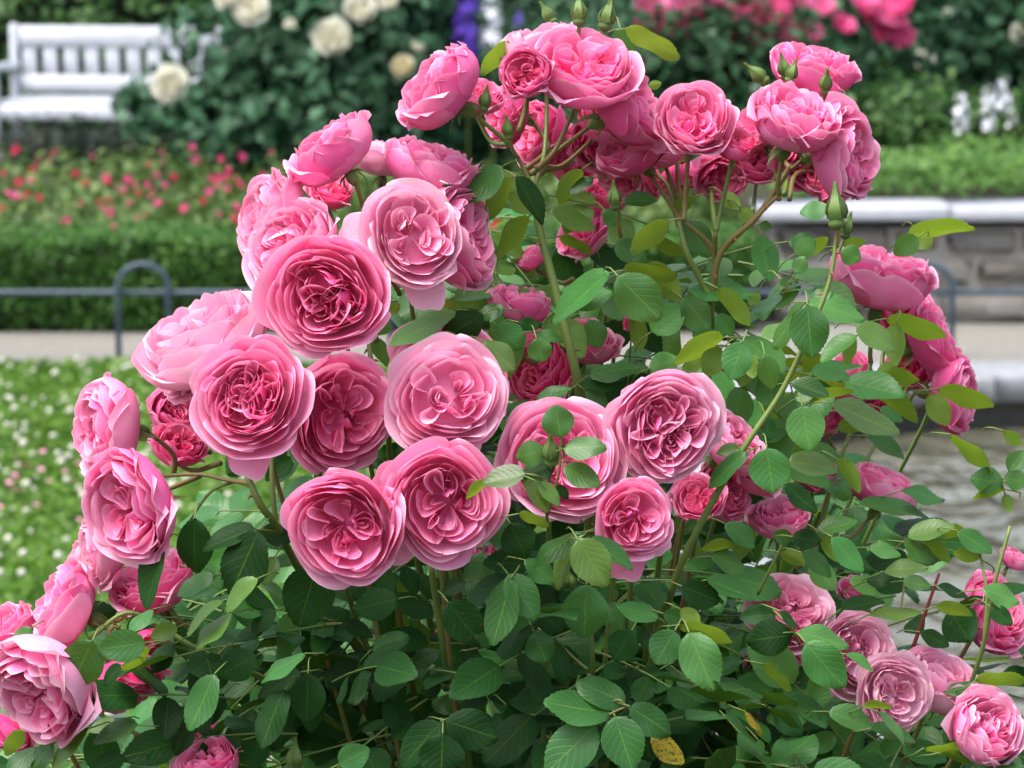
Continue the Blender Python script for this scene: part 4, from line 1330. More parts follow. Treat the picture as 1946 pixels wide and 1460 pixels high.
# canes: photo path with depth, radii in mm
CN = [
    ([(1013, 335, .13), (1022, 420, .13), (1050, 530, .13), (1080, 650, .13), (1100, 740, .14), (1120, 900, .18), (1110, 1150, .24), (1060, 1500, .25)], 2.6, 4.2, 'stem'),
    ([(1290, 420, .16), (1305, 480, .16), (1335, 540, .17), (1352, 590, .18), (1340, 760, .24), (1290, 980, .28), (1230, 1300, .26)], 1.9, 3.2, 'stem'),
    ([(1500, 320, .16), (1440, 410, .15), (1370, 480, .16), (1352, 590, .18)], 2.2, 2.4, 'stem_red'),
    ([(1300, 420, .16), (1355, 480, .17), (1352, 590, .18)], 1.8, 2.0, 'stem_red'),
    ([(1360, 440, .15), (1358, 500, .17), (1352, 590, .18)], 1.6, 2.0, 'stem_red'),
    ([(1592, 440, .02), (1575, 540, .02), (1530, 650, .02), (1485, 745, .03), (1415, 850, .03), (1345, 970, .04), (1290, 1085, .06), (1240, 1250, .12), (1180, 1500, .2)], 1.5, 3.0, 'stem'),
    ([(1655, 690, .32), (1625, 800, .31), (1585, 900, .30), (1560, 1000, .30), (1500, 1200, .28), (1400, 1500, .25)], 1.7, 2.6, 'stem'),
    ([(1740, 745, .34), (1660, 850, .33), (1612, 960, .31), (1575, 1050, .30)], 1.4, 1.9, 'stem'),
    ([(1785, 1090, .14), (1760, 1160, .14), (1730, 1245, .15)], 1.1, 1.6, 'shoot_red'),
    ([(1920, 1000, .05), (1890, 1110, .05), (1865, 1240, .07), (1800, 1420, .12)], 1.3, 1.9, 'stem'),
    ([(1862, 1050, .08), (1875, 1130, .07), (1868, 1240, .07)], 1.0, 1.3, 'stem'),
    ([(700, 640, .10), (708, 700, .09), (735, 780, .10), (745, 900, .14), (790, 1050, .2), (830, 1250, .24)], 1.7, 2.8, 'stem'),
    ([(680, 430, .13), (705, 560, .12), (715, 650, .11)], 1.6, 2.0, 'stem'),
    ([(470, 905, .0), (495, 960, .0), (525, 1000, .02), (570, 1085, .07), (650, 1190, .13), (740, 1330, .2), (850, 1550, .25)], 2.4, 3.6, 'stem'),
    ([(515, 860, .03), (518, 930, .02), (524, 1000, .02)], 1.6, 2.0, 'stem'),
    ([(300, 905, .06), (380, 902, .05), (430, 912, .04), (478, 920, .02)], 1.3, 1.7, 'stem_red'),
    ([(360, 990, .05), (400, 935, .05), (445, 915, .04)], 1.0, 1.3, 'stem'),
    ([(170, 1215, .04), (240, 1165, .04), (310, 1195, .05), (385, 1240, .06), (520, 1300, .12), (700, 1420, .2)], 1.5, 2.6, 'stem'),
    ([(165, 1345, .1), (260, 1395, .1), (350, 1440, .1), (520, 1480, .16)], 1.5, 2.2, 'stem'),
    ([(818, 1070, .06), (832, 1160, .08), (850, 1270, .1), (880, 1400, .16), (920, 1600, .25)], 2.3, 3.2, 'stem'),
    ([(1122, 1180, .03), (1126, 1275, .05), (1115, 1400, .12)], 1.6, 2.0, 'stem'),
    ([(1040, 1200, .06), (1090, 1250, .06), (1126, 1280, .06)], 0.9, 1.2, 'stem'),
    ([(660, 1290, .18), (720, 1400, .2), (800, 1600, .25)], 2.8, 3.4, 'stem_red'),
    ([(1260, 930, .04), (1255, 1050, .1), (1220, 1300, .2)], 2.0, 2.8, 'stem'),
    ([(655, 1100, .0), (668, 1150, .06), (720, 1290, .15)], 1.8, 2.4, 'stem'),
    ([(1047, 870, -.06), (1042, 920, -.055), (1040, 990, -.03), (1060, 1090, .05)], 0.9, 1.4, 'stem'),
    ([(985, 300, .13), (1000, 330, .13), (1016, 370, .13)], 1.4, 1.8, 'stem_red'),
    ([(968, 275, .12), (992, 315, .13), (1016, 370, .13)], 1.4, 1.8, 'stem_red'),
    ([(1040, 310, .14), (1020, 340, .13), (1018, 380, .13)], 1.4, 1.8, 'stem_red'),
    ([(1480, 370, .15), (1430, 420, .15), (1372, 478, .16)], 1.6, 1.9, 'stem_red'),
    ([(1500, 1010, .08), (1465, 1080, .09), (1440, 1130, .1)], 1.0, 1.3, 'stem'),
]
for pts, r0, r1, mt in CN:
    q = catmull([P(*p) - BASE for p in pts], 5)
    mb = MB()
    mb.tube(q, (r0 / 1000, r1 / 1000), 8)
    cane = mb.build('cane', M[mt], bush)
    if len(pts) >= 4 and r1 > 2.0:
        for k in range(2 + len(q) // 5):
            i = RB.randrange(1, len(q) - 1)
            t = (q[i + 1] - q[i]).normalized()
            sd = t.orthogonal().normalized()
            sd = Matrix.Rotation(RB.uniform(0, 6.28), 3, t) @ sd
            rr = (r0 + (r1 - r0) * i / len(q)) / 1000
            tip = q[i] + sd * (rr + 0.0045) + t * 0.002
            mt_ = MB()
            mt_.tube([q[i] + sd * rr * 0.6, q[i] + sd * (rr + 0.002), tip], [0.0015, 0.0009, 0.0001], 6)
            mt_.build('thorn', M['thorn'], cane)
# long canes down to the soil
for k in range(9):
    a = RB.uniform(-1, 1)
    top = P(1000 + a * 600, 1500 + RB.uniform(-60, 60), 0.25 + RB.uniform(-.05, .1))
    ft = BASE + Vector((a * 0.10 + RB.uniform(-.05, .05), RB.uniform(-.06, .08), -0.02))
    mb = MB()
    mb.tube([q - BASE for q in catmull([top, top.lerp(ft, 0.35) + Vector((a * 0.03, 0, 0.02)), top.lerp(ft, 0.75), ft], 5)], (0.0035, 0.0065), 8)
    mb.build('cane', M['stem_red'], bush)


# ------------------------------------------------------------------ leaflets
def leaflet_mesh(name, fold, droop, wavy, width, seed, mat, wide_at=0.9):
    rng = random.Random(seed)
    n = 26
    vs, us, fs = [], [], []
    ph = [rng.uniform(0, 6.28) for _ in range(4)]
    for i in range(n + 1):
        y = i / n
        w = width * 0.5 * math.sin(PI * min(1, y ** wide_at)) ** 0.72 if 0 < i < n else 0.0
        if i == n:
            w = 0.0
        zc = -droop * y ** 1.8 + 0.03 * math.sin(y * 4 + ph[0]) * wavy
        for c in (-2, -1, 0, 1, 2):
            u = c / 2
            x = w * u
            yy = y
            if abs(c) == 2 and 0 < i < n:
                x += math.copysign(0.013 if i % 2 else -0.010, c)
                yy += 0.012 if i % 2 else -0.014
            z = zc + fold * abs(x) * (1 - 0.35 * abs(u)) + wavy * 0.035 * abs(u) * math.sin(y * 9 + ph[1 if c < 0 else 2]) - 0.05 * u * u * wavy
            vs.append((x, yy, z))
            us.append((0.5 + u * 0.5, y))
    for i in range(n):
        for c in range(4):
            b = i * 5 + c
            fs.append([b, b + 1, b + 6, b + 5])
    return mesh_from(name, vs, np.array(fs), M[mat], us)


LEAF = {}
SHAPES = [(0.22, 0.05, 0.6, 0.66, 0.92), (0.45, 0.14, 0.5, 0.62, 0.85), (0.12, 0.22, 0.9, 0.68, 0.95), (0.30, -0.06, 0.8, 0.60, 0.88), (0.60, 0.10, 0.4, 0.60, 0.9), (0.15, 0.10, 1.1, 0.72, 0.97)]
for mt in ('leaf_dark', 'leaf_mid', 'leaf_fresh', 'leaf_young', 'leaf_yellow'):
    LEAF[mt] = [leaflet_mesh('leaf', f, d, w, wd, 40 + i, mt, wa) for i, (f, d, w, wd, wa) in enumerate(SHAPES)]
LV = {}
for i in range(len(SHAPES)):
    me = LEAF['leaf_mid'][i]
    c = np.zeros(len(me.vertices) * 3, np.float32); me.vertices.foreach_get("co", c)
    fc = np.array([list(p.vertices) for p in me.polygons]); u = np.zeros(len(me.loops) * 2, np.float32); me.uv_layers[0].data.foreach_get("uv", u)
    uvv = np.zeros((len(me.vertices), 2)); uvv[fc.ravel()] = u.reshape(-1, 2)
    LV[i] = (c.reshape(-1, 3), fc, uvv)
LEAF_COUNT = [0]
stalks = []


def leaf_matrix(b, y, n, L):
    y = y.normalized()
    x = y.cross(n).normalized()
    z = x.cross(y)
    m = Matrix((x, y, z)).transposed().to_4x4()
    return Matrix.Translation(b - BASE) @ m @ Matrix.Scale(L, 4)


def put_leaf(b, tip, n, mat, shape=None, width=1.0):
    y = tip - b
    L = y.length
    mw = leaf_matrix(b, y, n, L) @ Matrix.Diagonal((width, 1, 1, 1))
    s_ = RB.randrange(len(SHAPES)) if shape is None else shape
    LEAF_COUNT[0] += 1
    return link('leaf', LEAF[mat][s_], bush, mw=mw)


def photo_leaf(b, t, w, off, kind, tilt=None):
    """leaflet from base pixel to tip pixel with its apparent width; kind: d dark, u mid, y young upper side, b young seen from below"""
    off_b = off + RB.uniform(-0.004, 0.004)
    len_px = math.hypot(t[0] - b[0], t[1] - b[1])
    dz = RB.uniform(-0.25, 0.12) * len_px * MPP if tilt is None else tilt
    pb, pt = P(b[0], b[1], off_b), P(t[0], t[1], off_b + dz)
    a = (pt - pb).normalized()
    view = (EYE - pb).normalized()
    n0 = (view - a * view.dot(a)).normalized()
    ratio = w / max(len_px, 1) / 0.64
    width = 1.0
    ang = math.acos(min(1, max(0.18, ratio)))
    if ratio > 1:
        width = min(1.35, ratio)
    ns = [Matrix.Rotation(s_ * ang, 3, a) @ n0 for s_ in (-1, 1)]
    if kind == 'b':
        ns = [-q for q in ns]
    n = max(ns, key=lambda q: q.z)
    mat = {'d': 'leaf_dark', 'u': 'leaf_mid', 'y': 'leaf_young', 'b': 'leaf_young', 'x': 'leaf_yellow'}[kind]
    q1 = pb - a * 0.008 - n * 0.004
    stalks.append([pb, q1, q1 - a * 0.004 + FWD * 0.010 - UP * 0.002, q1 - a * 0.006 + FWD * 0.03 - UP * 0.006])
    if mat == 'leaf_mid' and (b[1] < 900 or b[0] > 1300) and RB.random() < 0.5:
        mat = 'leaf_fresh'
    return put_leaf(pb, pt, n, mat, None, width)


def LS(ox, oy, off, rows):
    for r in rows:
        bx, by, tx, ty, w, k = r[:6]
        o_ = r[6] if len(r) > 6 else off
        photo_leaf((ox + bx / 2.98, oy + by / 2.98), (ox + tx / 2.98, oy + ty / 2.98), w / 2.98, o_, k)


# leaves read from nine enlarged crops of the photograph: base x, y, tip x, y, width, kind, (depth)
LS(650, 0, 0.12, [
    (960, 235, 758, 388, 100, 'b', .19), (1605, 165, 1928, 282, 105, 'b', .16), (1575, 160, 1625, 345, 150, 'u', .2), (1735, 490, 1810, 472, 55, 'b', .22),
    (910, 940, 700, 1140, 150, 'u', .11), (740, 960, 650, 1100, 90, 'u', .14), (965, 1010, 800, 1245, 130, 'b', .14), (985, 1000, 1165, 1250, 120, 'd', .10), (950, 1090, 1070, 1210, 110, 'b', .15),
    (1060, 1220, 880, 1465, 120, 'b', .14), (1360, 960, 1220, 1155, 120, 'b', .17), (1180, 1185, 1440, 1290, 110, 'y', .15), (1590, 1150, 1790, 1120, 90, 'u', .16), (1490, 1190, 1570, 1270, 100, 'u', .14),
    (1850, 1250, 1610, 1395, 120, 'b', .12), (1540, 1390, 1720, 1450, 130, 'u', .16), (1750, 1350, 1940, 1440, 80, 'b', .17), (1230, 1340, 1420, 1400, 60, 'b', .2), (1420, 1010, 1280, 1100, 80, 'u', .18)])
LS(1296, 0, 0.12, [
    (1272, 1335, 1645, 1245, 100, 'b', .22), (1330, 1310, 1405, 1412, 100, 'b', .24), (1335, 1345, 1200, 1440, 130, 'u', .2), (840, 1180, 668, 1190, 100, 'u', .05), (450, 1330, 505, 1590, 140, 'u', .15),
    (600, 1370, 790, 1385, 110, 'u', .12), (690, 1450, 825, 1340, 80, 'b', .1), (20, 1240, 160, 1460, 170, 'u', .2), (640, 1440, 760, 1360, 110, 'u', .05), (230, 1100, 330, 1180, 90, 'b', .2),
    (60, 1120, -60, 1200, 80, 'b', .2), (940, 570, 985, 665, 70, 'b', .22), (910, 1390, 1040, 1370, 70, 'b', .1), (900, 1420, 1010, 1470, 110, 'u', .06), (330, 1180, 400, 1260, 90, 'b', .19), (440, 1270, 510, 1290, 60, 'u', .18)])
LS(650, 480, 0.1, [
    (1520, 115, 1158, 362, 150, 'u', .08), (1560, 130, 1800, 378, 225, 'u', .05), (1250, 300, 1530, 215, 130, 'u', .1), (1590, 105, 1900, 85, 100, 'b', .15), (1710, 70, 1937, 255, 150, 'b', .16), (1750, 450, 1937, 300, 190, 'u', .15),
    (920, 320, 765, 345, 85, 'u', .08), (640, 325, 262, 515, 120, 'u', .06), (640, 300, 480, 270, 60, 'b', .1), (800, 350, 560, 490, 180, 'd', .07), (875, 410, 1010, 545, 170, 'u', .09), (1000, 395, 1120, 420, 80, 'd', .1), (1095, 450, 1250, 510, 70, 'u', .1),
    (1100, 485, 1140, 622, 130, 'u', .08), (672, 480, 820, 640, 80, 'b', .05), (800, 500, 985, 655, 130, 'y', .04), (1395, 695, 1670, 610, 100, 'u', .13), (1340, 745, 1590, 700, 90, 'd', .13), (1095, 860, 1290, 755, 80, 'u', .1),
    (1380, 780, 1505, 865, 100, 'u', .13), (250, 370, 200, 470, 90, 'u', .14), (1240, 1050, 1205, 868, 200, 'u', -.085), (1250, 1110, 1485, 1075, 120, 'u', -.085), (1150, 1115, 985, 1165, 130, 'u', -.08), (1210, 1190, 1005, 1265, 120, 'd', -.075),
    (1255, 1210, 1462, 1315, 130, 'u', -.085), (1210, 1315, 1285, 1385, 60, 'd', -.07), (1040, 1255, 785, 1285, 130, 'y', -.09), (1030, 1290, 1180, 1462, 110, 'y', -.09), (1110, 1300, 1240, 1425, 85, 'y', -.085), (830, 1290, 695, 1385, 65, 'b', -.085),
    (260, 340, 330, 290, 60, 'b', .12), (1650, 330, 1690, 560, 110, 'b', .2), (1400, 380, 1460, 540, 130, 'u', .2), (1740, 660, 1900, 600, 120, 'u', .12), (180, 470, 260, 640, 80, 'u', .12)])
LS(1296, 480, 0.1, [
    (240, 480, -70, 600, 120, 'b', .08), (225, 540, 100, 695, 110, 'b', .09), (345, 505, 275, 722, 185, 'u', .03), (470, 580, 515, 775, 135, 'u', .04), (375, 560, 420, 705, 80, 'b', .07), (705, 285, 485, 515, 100, 'u', .06), (710, 295, 735, 598, 235, 'u', 0.0),
    (720, 280, 1030, 390, 150, 'u', .04), (715, 270, 850, 210, 70, 'u', .05), (985, 415, 1215, 540, 140, 'y', .12), (1160, 375, 1505, 462, 115, 'b', .2), (1215, 400, 1190, 640, 130, 'b', .18), (1210, 620, 1100, 750, 110, 'b', .2), (1105, 705, 1345, 680, 100, 'b', .2),
    (990, 470, 775, 605, 100, 'u', .12), (985, 475, 910, 640, 80, 'b', .14), (205, 205, 385, 415, 115, 'b', .12), (0, 255, 175, 440, 150, 'u', .15), (745, 690, 965, 690, 85, 'u', .18), (620, 740, 835, 800, 110, 'u', .1), (640, 830, 760, 790, 70, 'u', .12), (715, 855, 960, 765, 65, 'b', .12),
    (680, 870, 725, 1120, 290, 'u', .03), (845, 850, 1242, 1012, 145, 'y', .08), (1090, 770, 1345, 940, 120, 'b', .22), (1450, 770, 1772, 860, 110, 'b', .24), (1400, 800, 1510, 978, 130, 'b', .26), (470, 915, 500, 1065, 90, 'd', .08), (330, 1110, 200, 1130, 80, 'y', .05),
    (365, 1130, 155, 1340, 110, 'u', .02), (480, 1105, 515, 1362, 225, 'u', 0.0), (600, 1185, 890, 1210, 140, 'y', .04), (880, 1170, 1020, 1350, 90, 'b', .06), (1050, 1040, 1275, 1140, 100, 'u', .24), (580, 1310, 770, 1465, 110, 'd', .03), (1240, 1350, 1495, 1370, 85, 'u', .14),
    (1000, 1430, 1395, 1445, 95, 'u', .14), (1520, 1030, 1800, 1200, 85, 'b', .07), (1820, 1010, 1930, 1080, 70, 'b', .07), (1820, 1300, 1640, 1280, 140, 'u', .06), (1830, 1280, 1960, 1300, 120, 'u', .06), (1850, 1240, 1940, 1120, 120, 'u', .07), (1830, 1340, 1640, 1370, 70, 'b', .07), (1830, 1370, 1860, 1470, 70, 'b', .07),
    (560, 1260, 610, 1330, 60, 'u', .05), (130, 600, 0, 660, 90, 'b', .12), (560, 150, 600, 190, 50, 'u', .05), (640, 120, 700, 20, 80, 'u', .04), (200, 350, 290, 470, 110, 'u', .17), (430, 220, 380, 300, 70, 'b', .2), (880, 1000, 1050, 960, 100, 'b', .2), (1120, 880, 1250, 960, 80, 'u', .26), (380, 620, 330, 760, 100, 'b', .2)])
LS(1296, 970, 0.08, [
    (770, 125, 992, 45, 105, 'u', .05), (625, 150, 790, 175, 120, 'd', .04), (620, 170, 520, 130, 90, 'u', .06), (245, 75, 415, 205, 120, 'u', .06), (850, 150, 1030, 345, 125, 'u', .03), (790, 140, 890, 285, 100, 'b', .05), (1280, 155, 1535, 60, 115, 'y', .1), (1440, 135, 1590, 90, 75, 'b', .11),
    (1260, 180, 1455, 272, 100, 'u', .1), (1370, 170, 1525, 285, 90, 'b', .11), (1560, 115, 1760, 235, 110, 'u', .08), (1690, 275, 1535, 225, 90, 'b', .08), (1140, 345, 1395, 330, 100, 'y', .06), (1045, 400, 1185, 375, 80, 'd', .07), (1250, 400, 1412, 425, 90, 'u', .1), (900, 560, 1142, 485, 90, 'd', .06), (1055, 590, 1355, 565, 75, 'y', .05),
    (140, 395, 422, 475, 115, 'u', .04), (0, 430, 215, 520, 190, 'd', .04), (530, 590, 325, 600, 125, 'd', 0.0), (630, 705, 362, 740, 180, 'd', -.02), (700, 750, 920, 1005, 235, 'u', -.03), (655, 690, 945, 780, 130, 'u', -.02), (555, 570, 655, 665, 50, 'd', -.02), (930, 815, 1095, 905, 60, 'u', .0),
    (1350, 965, 1530, 960, 85, 'u', .1), (1460, 1010, 1370, 1090, 95, 'u', .1), (-10, 650, 285, 755, 90, 'b', -.03), (40, 690, 180, 1025, 250, 'u', -.05), (-10, 560, 110, 640, 90, 'b', -.02), (460, 870, 640, 995, 60, 'b', .02), (520, 1130, 690, 1262, 125, 'd', .04), (830, 1140, 1085, 1215, 140, 'u', .03), (1070, 1235, 1335, 1280, 95, 'u', .02),
    (1110, 1140, 1285, 1312, 50, 'u', .01), (1025, 1110, 1190, 1105, 50, 'b', .03), (1660, 965, 1940, 915, 80, 'b', .06), (1690, 1000, 1480, 1035, 85, 'u', .08), (1700, 450, 1925, 500, 110, 'u', .04), (1745, 545, 1872, 650, 105, 'd', .04), (1450, 425, 1622, 485, 60, 'd', .1), (1440, 545, 1645, 570, 80, 'b', .09), (1350, 690, 1515, 765, 90, 'd', .1),
    (1370, 1345, 1655, 1305, 60, 'b', .04), (1470, 1370, 1705, 1420, 60, 'b', .03), (1680, 1440, 1950, 1415, 80, 'u', .02), (360, 1140, 478, 1258, 40, 'x', .0), (430, 1300, 468, 1368, 45, 'u', .05), (950, 1400, 1200, 1455, 120, 'd', .05), (1060, 210, 1240, 260, 90, 'u', .1), (680, 240, 860, 360, 110, 'u', .1), (560, 240, 700, 300, 90, 'b', .12),
    (90, 60, 20, 110, 80, 'u', .08), (300, 200, 100, 210, 70, 'b', .06), (160, 260, 380, 310, 100, 'u', .05), (730, 290, 870, 450, 130, 'u', .12), (950, 390, 1110, 470, 100, 'u', .12), (1490, 220, 1250, 260, 80, 'b', .14), (600, 1060, 820, 1140, 70, 'd', .06), (250, 1180, 420, 1240, 60, 'd', .1)])
LS(0, 970, 0.0, [
    (1100, 45, 1085, 365, 190, 'd', .0), (1465, 110, 1270, 490, 245, 'd', -.03), (1445, 105, 1135, 190, 120, 'd', -.01), (1475, 110, 1665, 165, 120, 'd', .02), (920, 205, 800, 555, 145, 'd', -.03), (1800, 300, 1690, 665, 280, 'd', .02), (1215, 370, 1005, 485, 105, 'u', .02), (1460, 385, 1265, 565, 105, 'y', -.03),
    (1265, 510, 1045, 695, 60, 'y', -.02), (1310, 580, 1080, 745, 85, 'y', -.02), (865, 560, 705, 675, 70, 'u', -.04), (905, 605, 760, 660, 60, 'u', -.02), (525, 735, 395, 1015, 215, 'u', -.06), (825, 750, 548, 790, 190, 'u', -.06), (845, 770, 690, 905, 80, 'b', -.03), (690, 875, 575, 985, 80, 'd', -.04),
    (1005, 660, 850, 720, 110, 'y', .0), (985, 755, 830, 905, 110, 'd', .0), (1235, 815, 1075, 1025, 165, 'd', .02), (1215, 925, 1060, 1245, 165, 'u', -.03), (1455, 820, 1240, 935, 175, 'd', -.01), (1725, 810, 1455, 925, 85, 'u', -.03), (1705, 915, 1450, 1050, 110, 'd', .01), (1610, 1015, 1485, 1355, 175, 'd', -.03), (1745, 925, 1735, 1205, 215, 'd', -.02),
    (1265, 1040, 1130, 1235, 140, 'd', .04), (785, 1215, 512, 1290, 110, 'u', -.02), (505, 1235, 250, 1465, 100, 'y', -.02), (300, 1320, 160, 1470, 100, 'u', -.01), (205, 1345, 10, 1470, 100, 'u', .0), (1085, 1175, 965, 1375, 115, 'd', .01), (705, 1395, 515, 1475, 125, 'd', -.01), (1375, 1300, 1185, 1405, 115, 'd', .03),
    (1560, 260, 1490, 420, 110, 'y', .03), (1350, 420, 1560, 560, 90, 'd', .06), (1560, 570, 1420, 680, 100, 'd', .05), (180, 665, 70, 770, 90, 'u', .03), (130, 1240, 20, 1370, 90, 'b', .03), (1640, 1000, 1800, 1180, 130, 'd', .08), (1340, 750, 1480, 640, 90, 'd', .06), (650, 1180, 500, 1250, 70, 'y', .02), (1100, 330, 1260, 440, 90, 'u', .04)])
LS(650, 970, 0.0, [
    (955, 385, 840, 765, 180, 'u', -.04), (940, 360, 1105, 615, 190, 'u', -.04), (1085, 690, 1160, 865, 155, 'u', -.03), (1090, 680, 980, 640, 110, 'u', -.02), (1385, 420, 1370, 725, 230, 'u', -.03), (1335, 165, 1500, 432, 225, 'y', -.085), (1395, 165, 1665, 305, 110, 'u', -.08), (1335, 125, 1055, 272, 105, 'u', -.04),
    (1325, 180, 1195, 440, 110, 'y', -.03), (1030, 280, 1225, 395, 110, 'u', .0), (950, 75, 1045, 270, 185, 'd', -.03), (600, 520, 790, 765, 220, 'd', .03), (1795, 610, 1562, 535, 110, 'u', -.02), (1820, 585, 1945, 625, 90, 'u', -.02), (1885, 680, 1775, 872, 185, 'u', -.04), (1605, 1100, 1345, 945, 150, 'u', -.04), (1525, 1150, 1145, 1075, 185, 'u', -.045),
    (1440, 1215, 1155, 1480, 245, 'u', -.05), (1545, 1165, 1645, 1470, 255, 'u', -.05), (1630, 1110, 1880, 1255, 165, 'u', -.045), (1750, 1285, 1940, 1430, 125, 'x', -.03), (580, 1190, 885, 1290, 205, 'd', -.04), (560, 1200, 318, 1450, 185, 'd', -.035), (570, 1265, 560, 1530, 250, 'd', -.04), (-20, 1440, 155, 1350, 160, 'u', -.03),
    (320, 500, 60, 560, 170, 'd', .03), (1640, 680, 1540, 850, 190, 'd', .03), (165, 790, 360, 690, 110, 'd', .03), (390, 880, 560, 800, 110, 'd', .06), (770, 780, 1050, 855, 75, 'u', .05), (1000, 20, 1180, 60, 60, 'b', -.06), (1560, 520, 1470, 640, 90, 'u', .04), (1110, 560, 1270, 700, 130, 'd', .05), (560, 1000, 440, 1040, 80, 'd', .06), (880, 960, 1100, 890, 110, 'd', .08),
    (270, 330, 120, 560, 200, 'd', .05), (700, 400, 560, 470, 90, 'd', .06), (0, 640, 180, 700, 90, 'd', .06), (1800, 900, 1640, 1000, 120, 'd', .05), (930, 1100, 1060, 1280, 130, 'd', .06), (240, 1080, 420, 1260, 140, 'd', .06), (1200, 760, 1380, 890, 100, 'd', .07), (1810, 1090, 1940, 1040, 60, 'd', .03)])
N_HAND = LEAF_COUNT[0]

# stalks for the sprig that lies across the bloom in the middle, and joints of other hand placed leaves
for pts in ([(1040, 980, -.06), (1062, 900, -.08), (1066, 835, -.083)], [(1047, 925, -.07), (1020, 905, -.085), (985, 900, -.088)], [(1150, 1345, -.03), (1175, 1330, -.045), (1190, 1343, -.045)],
            [(1130, 1380, -.04), (1160, 1357, -.045), (1190, 1343, -.045)], [(1520, 1225, -.0), (1500, 1190, -.02), (1470, 1160, -.0)], [(840, 1370, -.03), (842, 1395, -.035), (838, 1365, -.03)]):
    mb = MB()
    mb.tube([q - BASE for q in catmull([P(*p) for p in pts], 4)], (0.0011, 0.0008), 6)
    mb.build('leaf_stalk', M['stem_red'], bush)

# ------------------------------------------------------------------ the rest of the foliage: compound leaves through the crown
FR = random.Random(77)
fill = []      # (base, tip, normal, mat)


def compound(p, d, n, size, mats):
    d = d.normalized()
    s_ = d.cross(n).normalized()
    n = s_.cross(d)
    Lr = size * 2.3
    pts = [p + d * Lr * t - Vector((0, 0, 1)) * Lr * 0.10 * t * t for t in (0, 0.35, 0.7, 1.0)]
    stalks.append(pts)
    mt = FR.choice(mats)
    for k, (t, sg) in enumerate(((1.0, 0), (0.72, 1), (0.70, -1), (0.34, 1), (0.32, -1))):
        b = pts[0].lerp(pts[-1], t)
        if sg == 0:
            dir_ = d + n * FR.uniform(-0.25, 0.1)
        else:
            dir_ = d * FR.uniform(0.35, 0.6) + s_ * sg + n * FR.uniform(-0.3, 0.15)
        dir_.z -= FR.uniform(0, 0.25)
        L = size * (1.15 if sg == 0 else (1.0 if t > 0.5 else 0.78)) * FR.uniform(0.85, 1.15)
        nn = (n + Vector((FR.uniform(-.35, .35), FR.uniform(-.35, .35), FR.uniform(-.2, .2)))).normalized()
        fill.append((b, b + dir_.normalized() * L, nn, mt))


CORE = [(px, py, r, off) for (px, py, r, n, o, t, sp, rg, off, kw) in BL]


def region(x0, y0, x1, y1, count, o0, o1, mats, size=(0.033, 0.044), keep=None, facing=0.4):
    for _ in range(count):
        for _try in range(12):
            px, py, off = FR.uniform(x0, x1), FR.uniform(y0, y1), FR.uniform(o0, o1)
            if keep and not keep(px, py):
                continue
            if any(off < bo + 0.09 and (px - bx) ** 2 + (py - by) ** 2 < (br + 45) ** 2 for bx, by, br, bo in CORE):
                continue
            break
        else:
            continue
        p = P(px, py, off)
        d = Vector((FR.uniform(-1, 1), FR.uniform(-0.9, 0.5), FR.uniform(-0.45, 0.35)))
        n = Vector((FR.uniform(-.5, .5), -facing + FR.uniform(-.45, .45), 0.8))
        compound(p, d, n, FR.uniform(*size), mats)


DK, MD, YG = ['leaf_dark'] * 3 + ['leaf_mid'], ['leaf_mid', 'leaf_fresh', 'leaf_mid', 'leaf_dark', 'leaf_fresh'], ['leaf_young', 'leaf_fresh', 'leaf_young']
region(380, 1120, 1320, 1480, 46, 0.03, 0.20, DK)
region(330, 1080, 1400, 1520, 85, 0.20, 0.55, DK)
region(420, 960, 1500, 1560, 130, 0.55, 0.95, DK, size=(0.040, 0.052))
region(1330, 1030, 1540, 1200, 12, 0.3, 0.55, DK + MD)
region(1200, 860, 1540, 1160, 36, 0.5, 0.85, DK + MD, size=(0.038, 0.048))
region(560, 860, 1320, 1120, 30, 0.12, 0.45, DK)
region(760, 560, 1150, 900, 18, 0.20, 0.42, MD)
region(560, 700, 780, 900, 8, 0.16, 0.35, DK)
region(1300, 960, 1700, 1480, 30, 0.10, 0.45, DK + MD)
region(1650, 980, 1990, 1480, 18, 0.10, 0.42, MD, keep=lambda x, y: y > 1130)
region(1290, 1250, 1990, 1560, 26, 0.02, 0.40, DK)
region(1250, 620, 1560, 980, 11, 0.16, 0.42, MD + YG)
region(1500, 700, 1720, 980, 3, 0.28, 0.48, MD + YG)
region(900, 360, 1330, 640, 13, 0.16, 0.34, YG + MD)
region(1250, 440, 1620, 700, 10, 0.16, 0.34, YG + MD)
region(-60, 1380, 420, 1560, 16, 0.06, 0.32, DK + MD)
region(330, 1100, 520, 1400, 5, 0.05, 0.25, DK)
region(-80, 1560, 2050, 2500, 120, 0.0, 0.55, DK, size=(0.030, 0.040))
region(200, 2500, 1800, 3900, 40, 0.05, 0.5, DK, size=(0.030, 0.040))

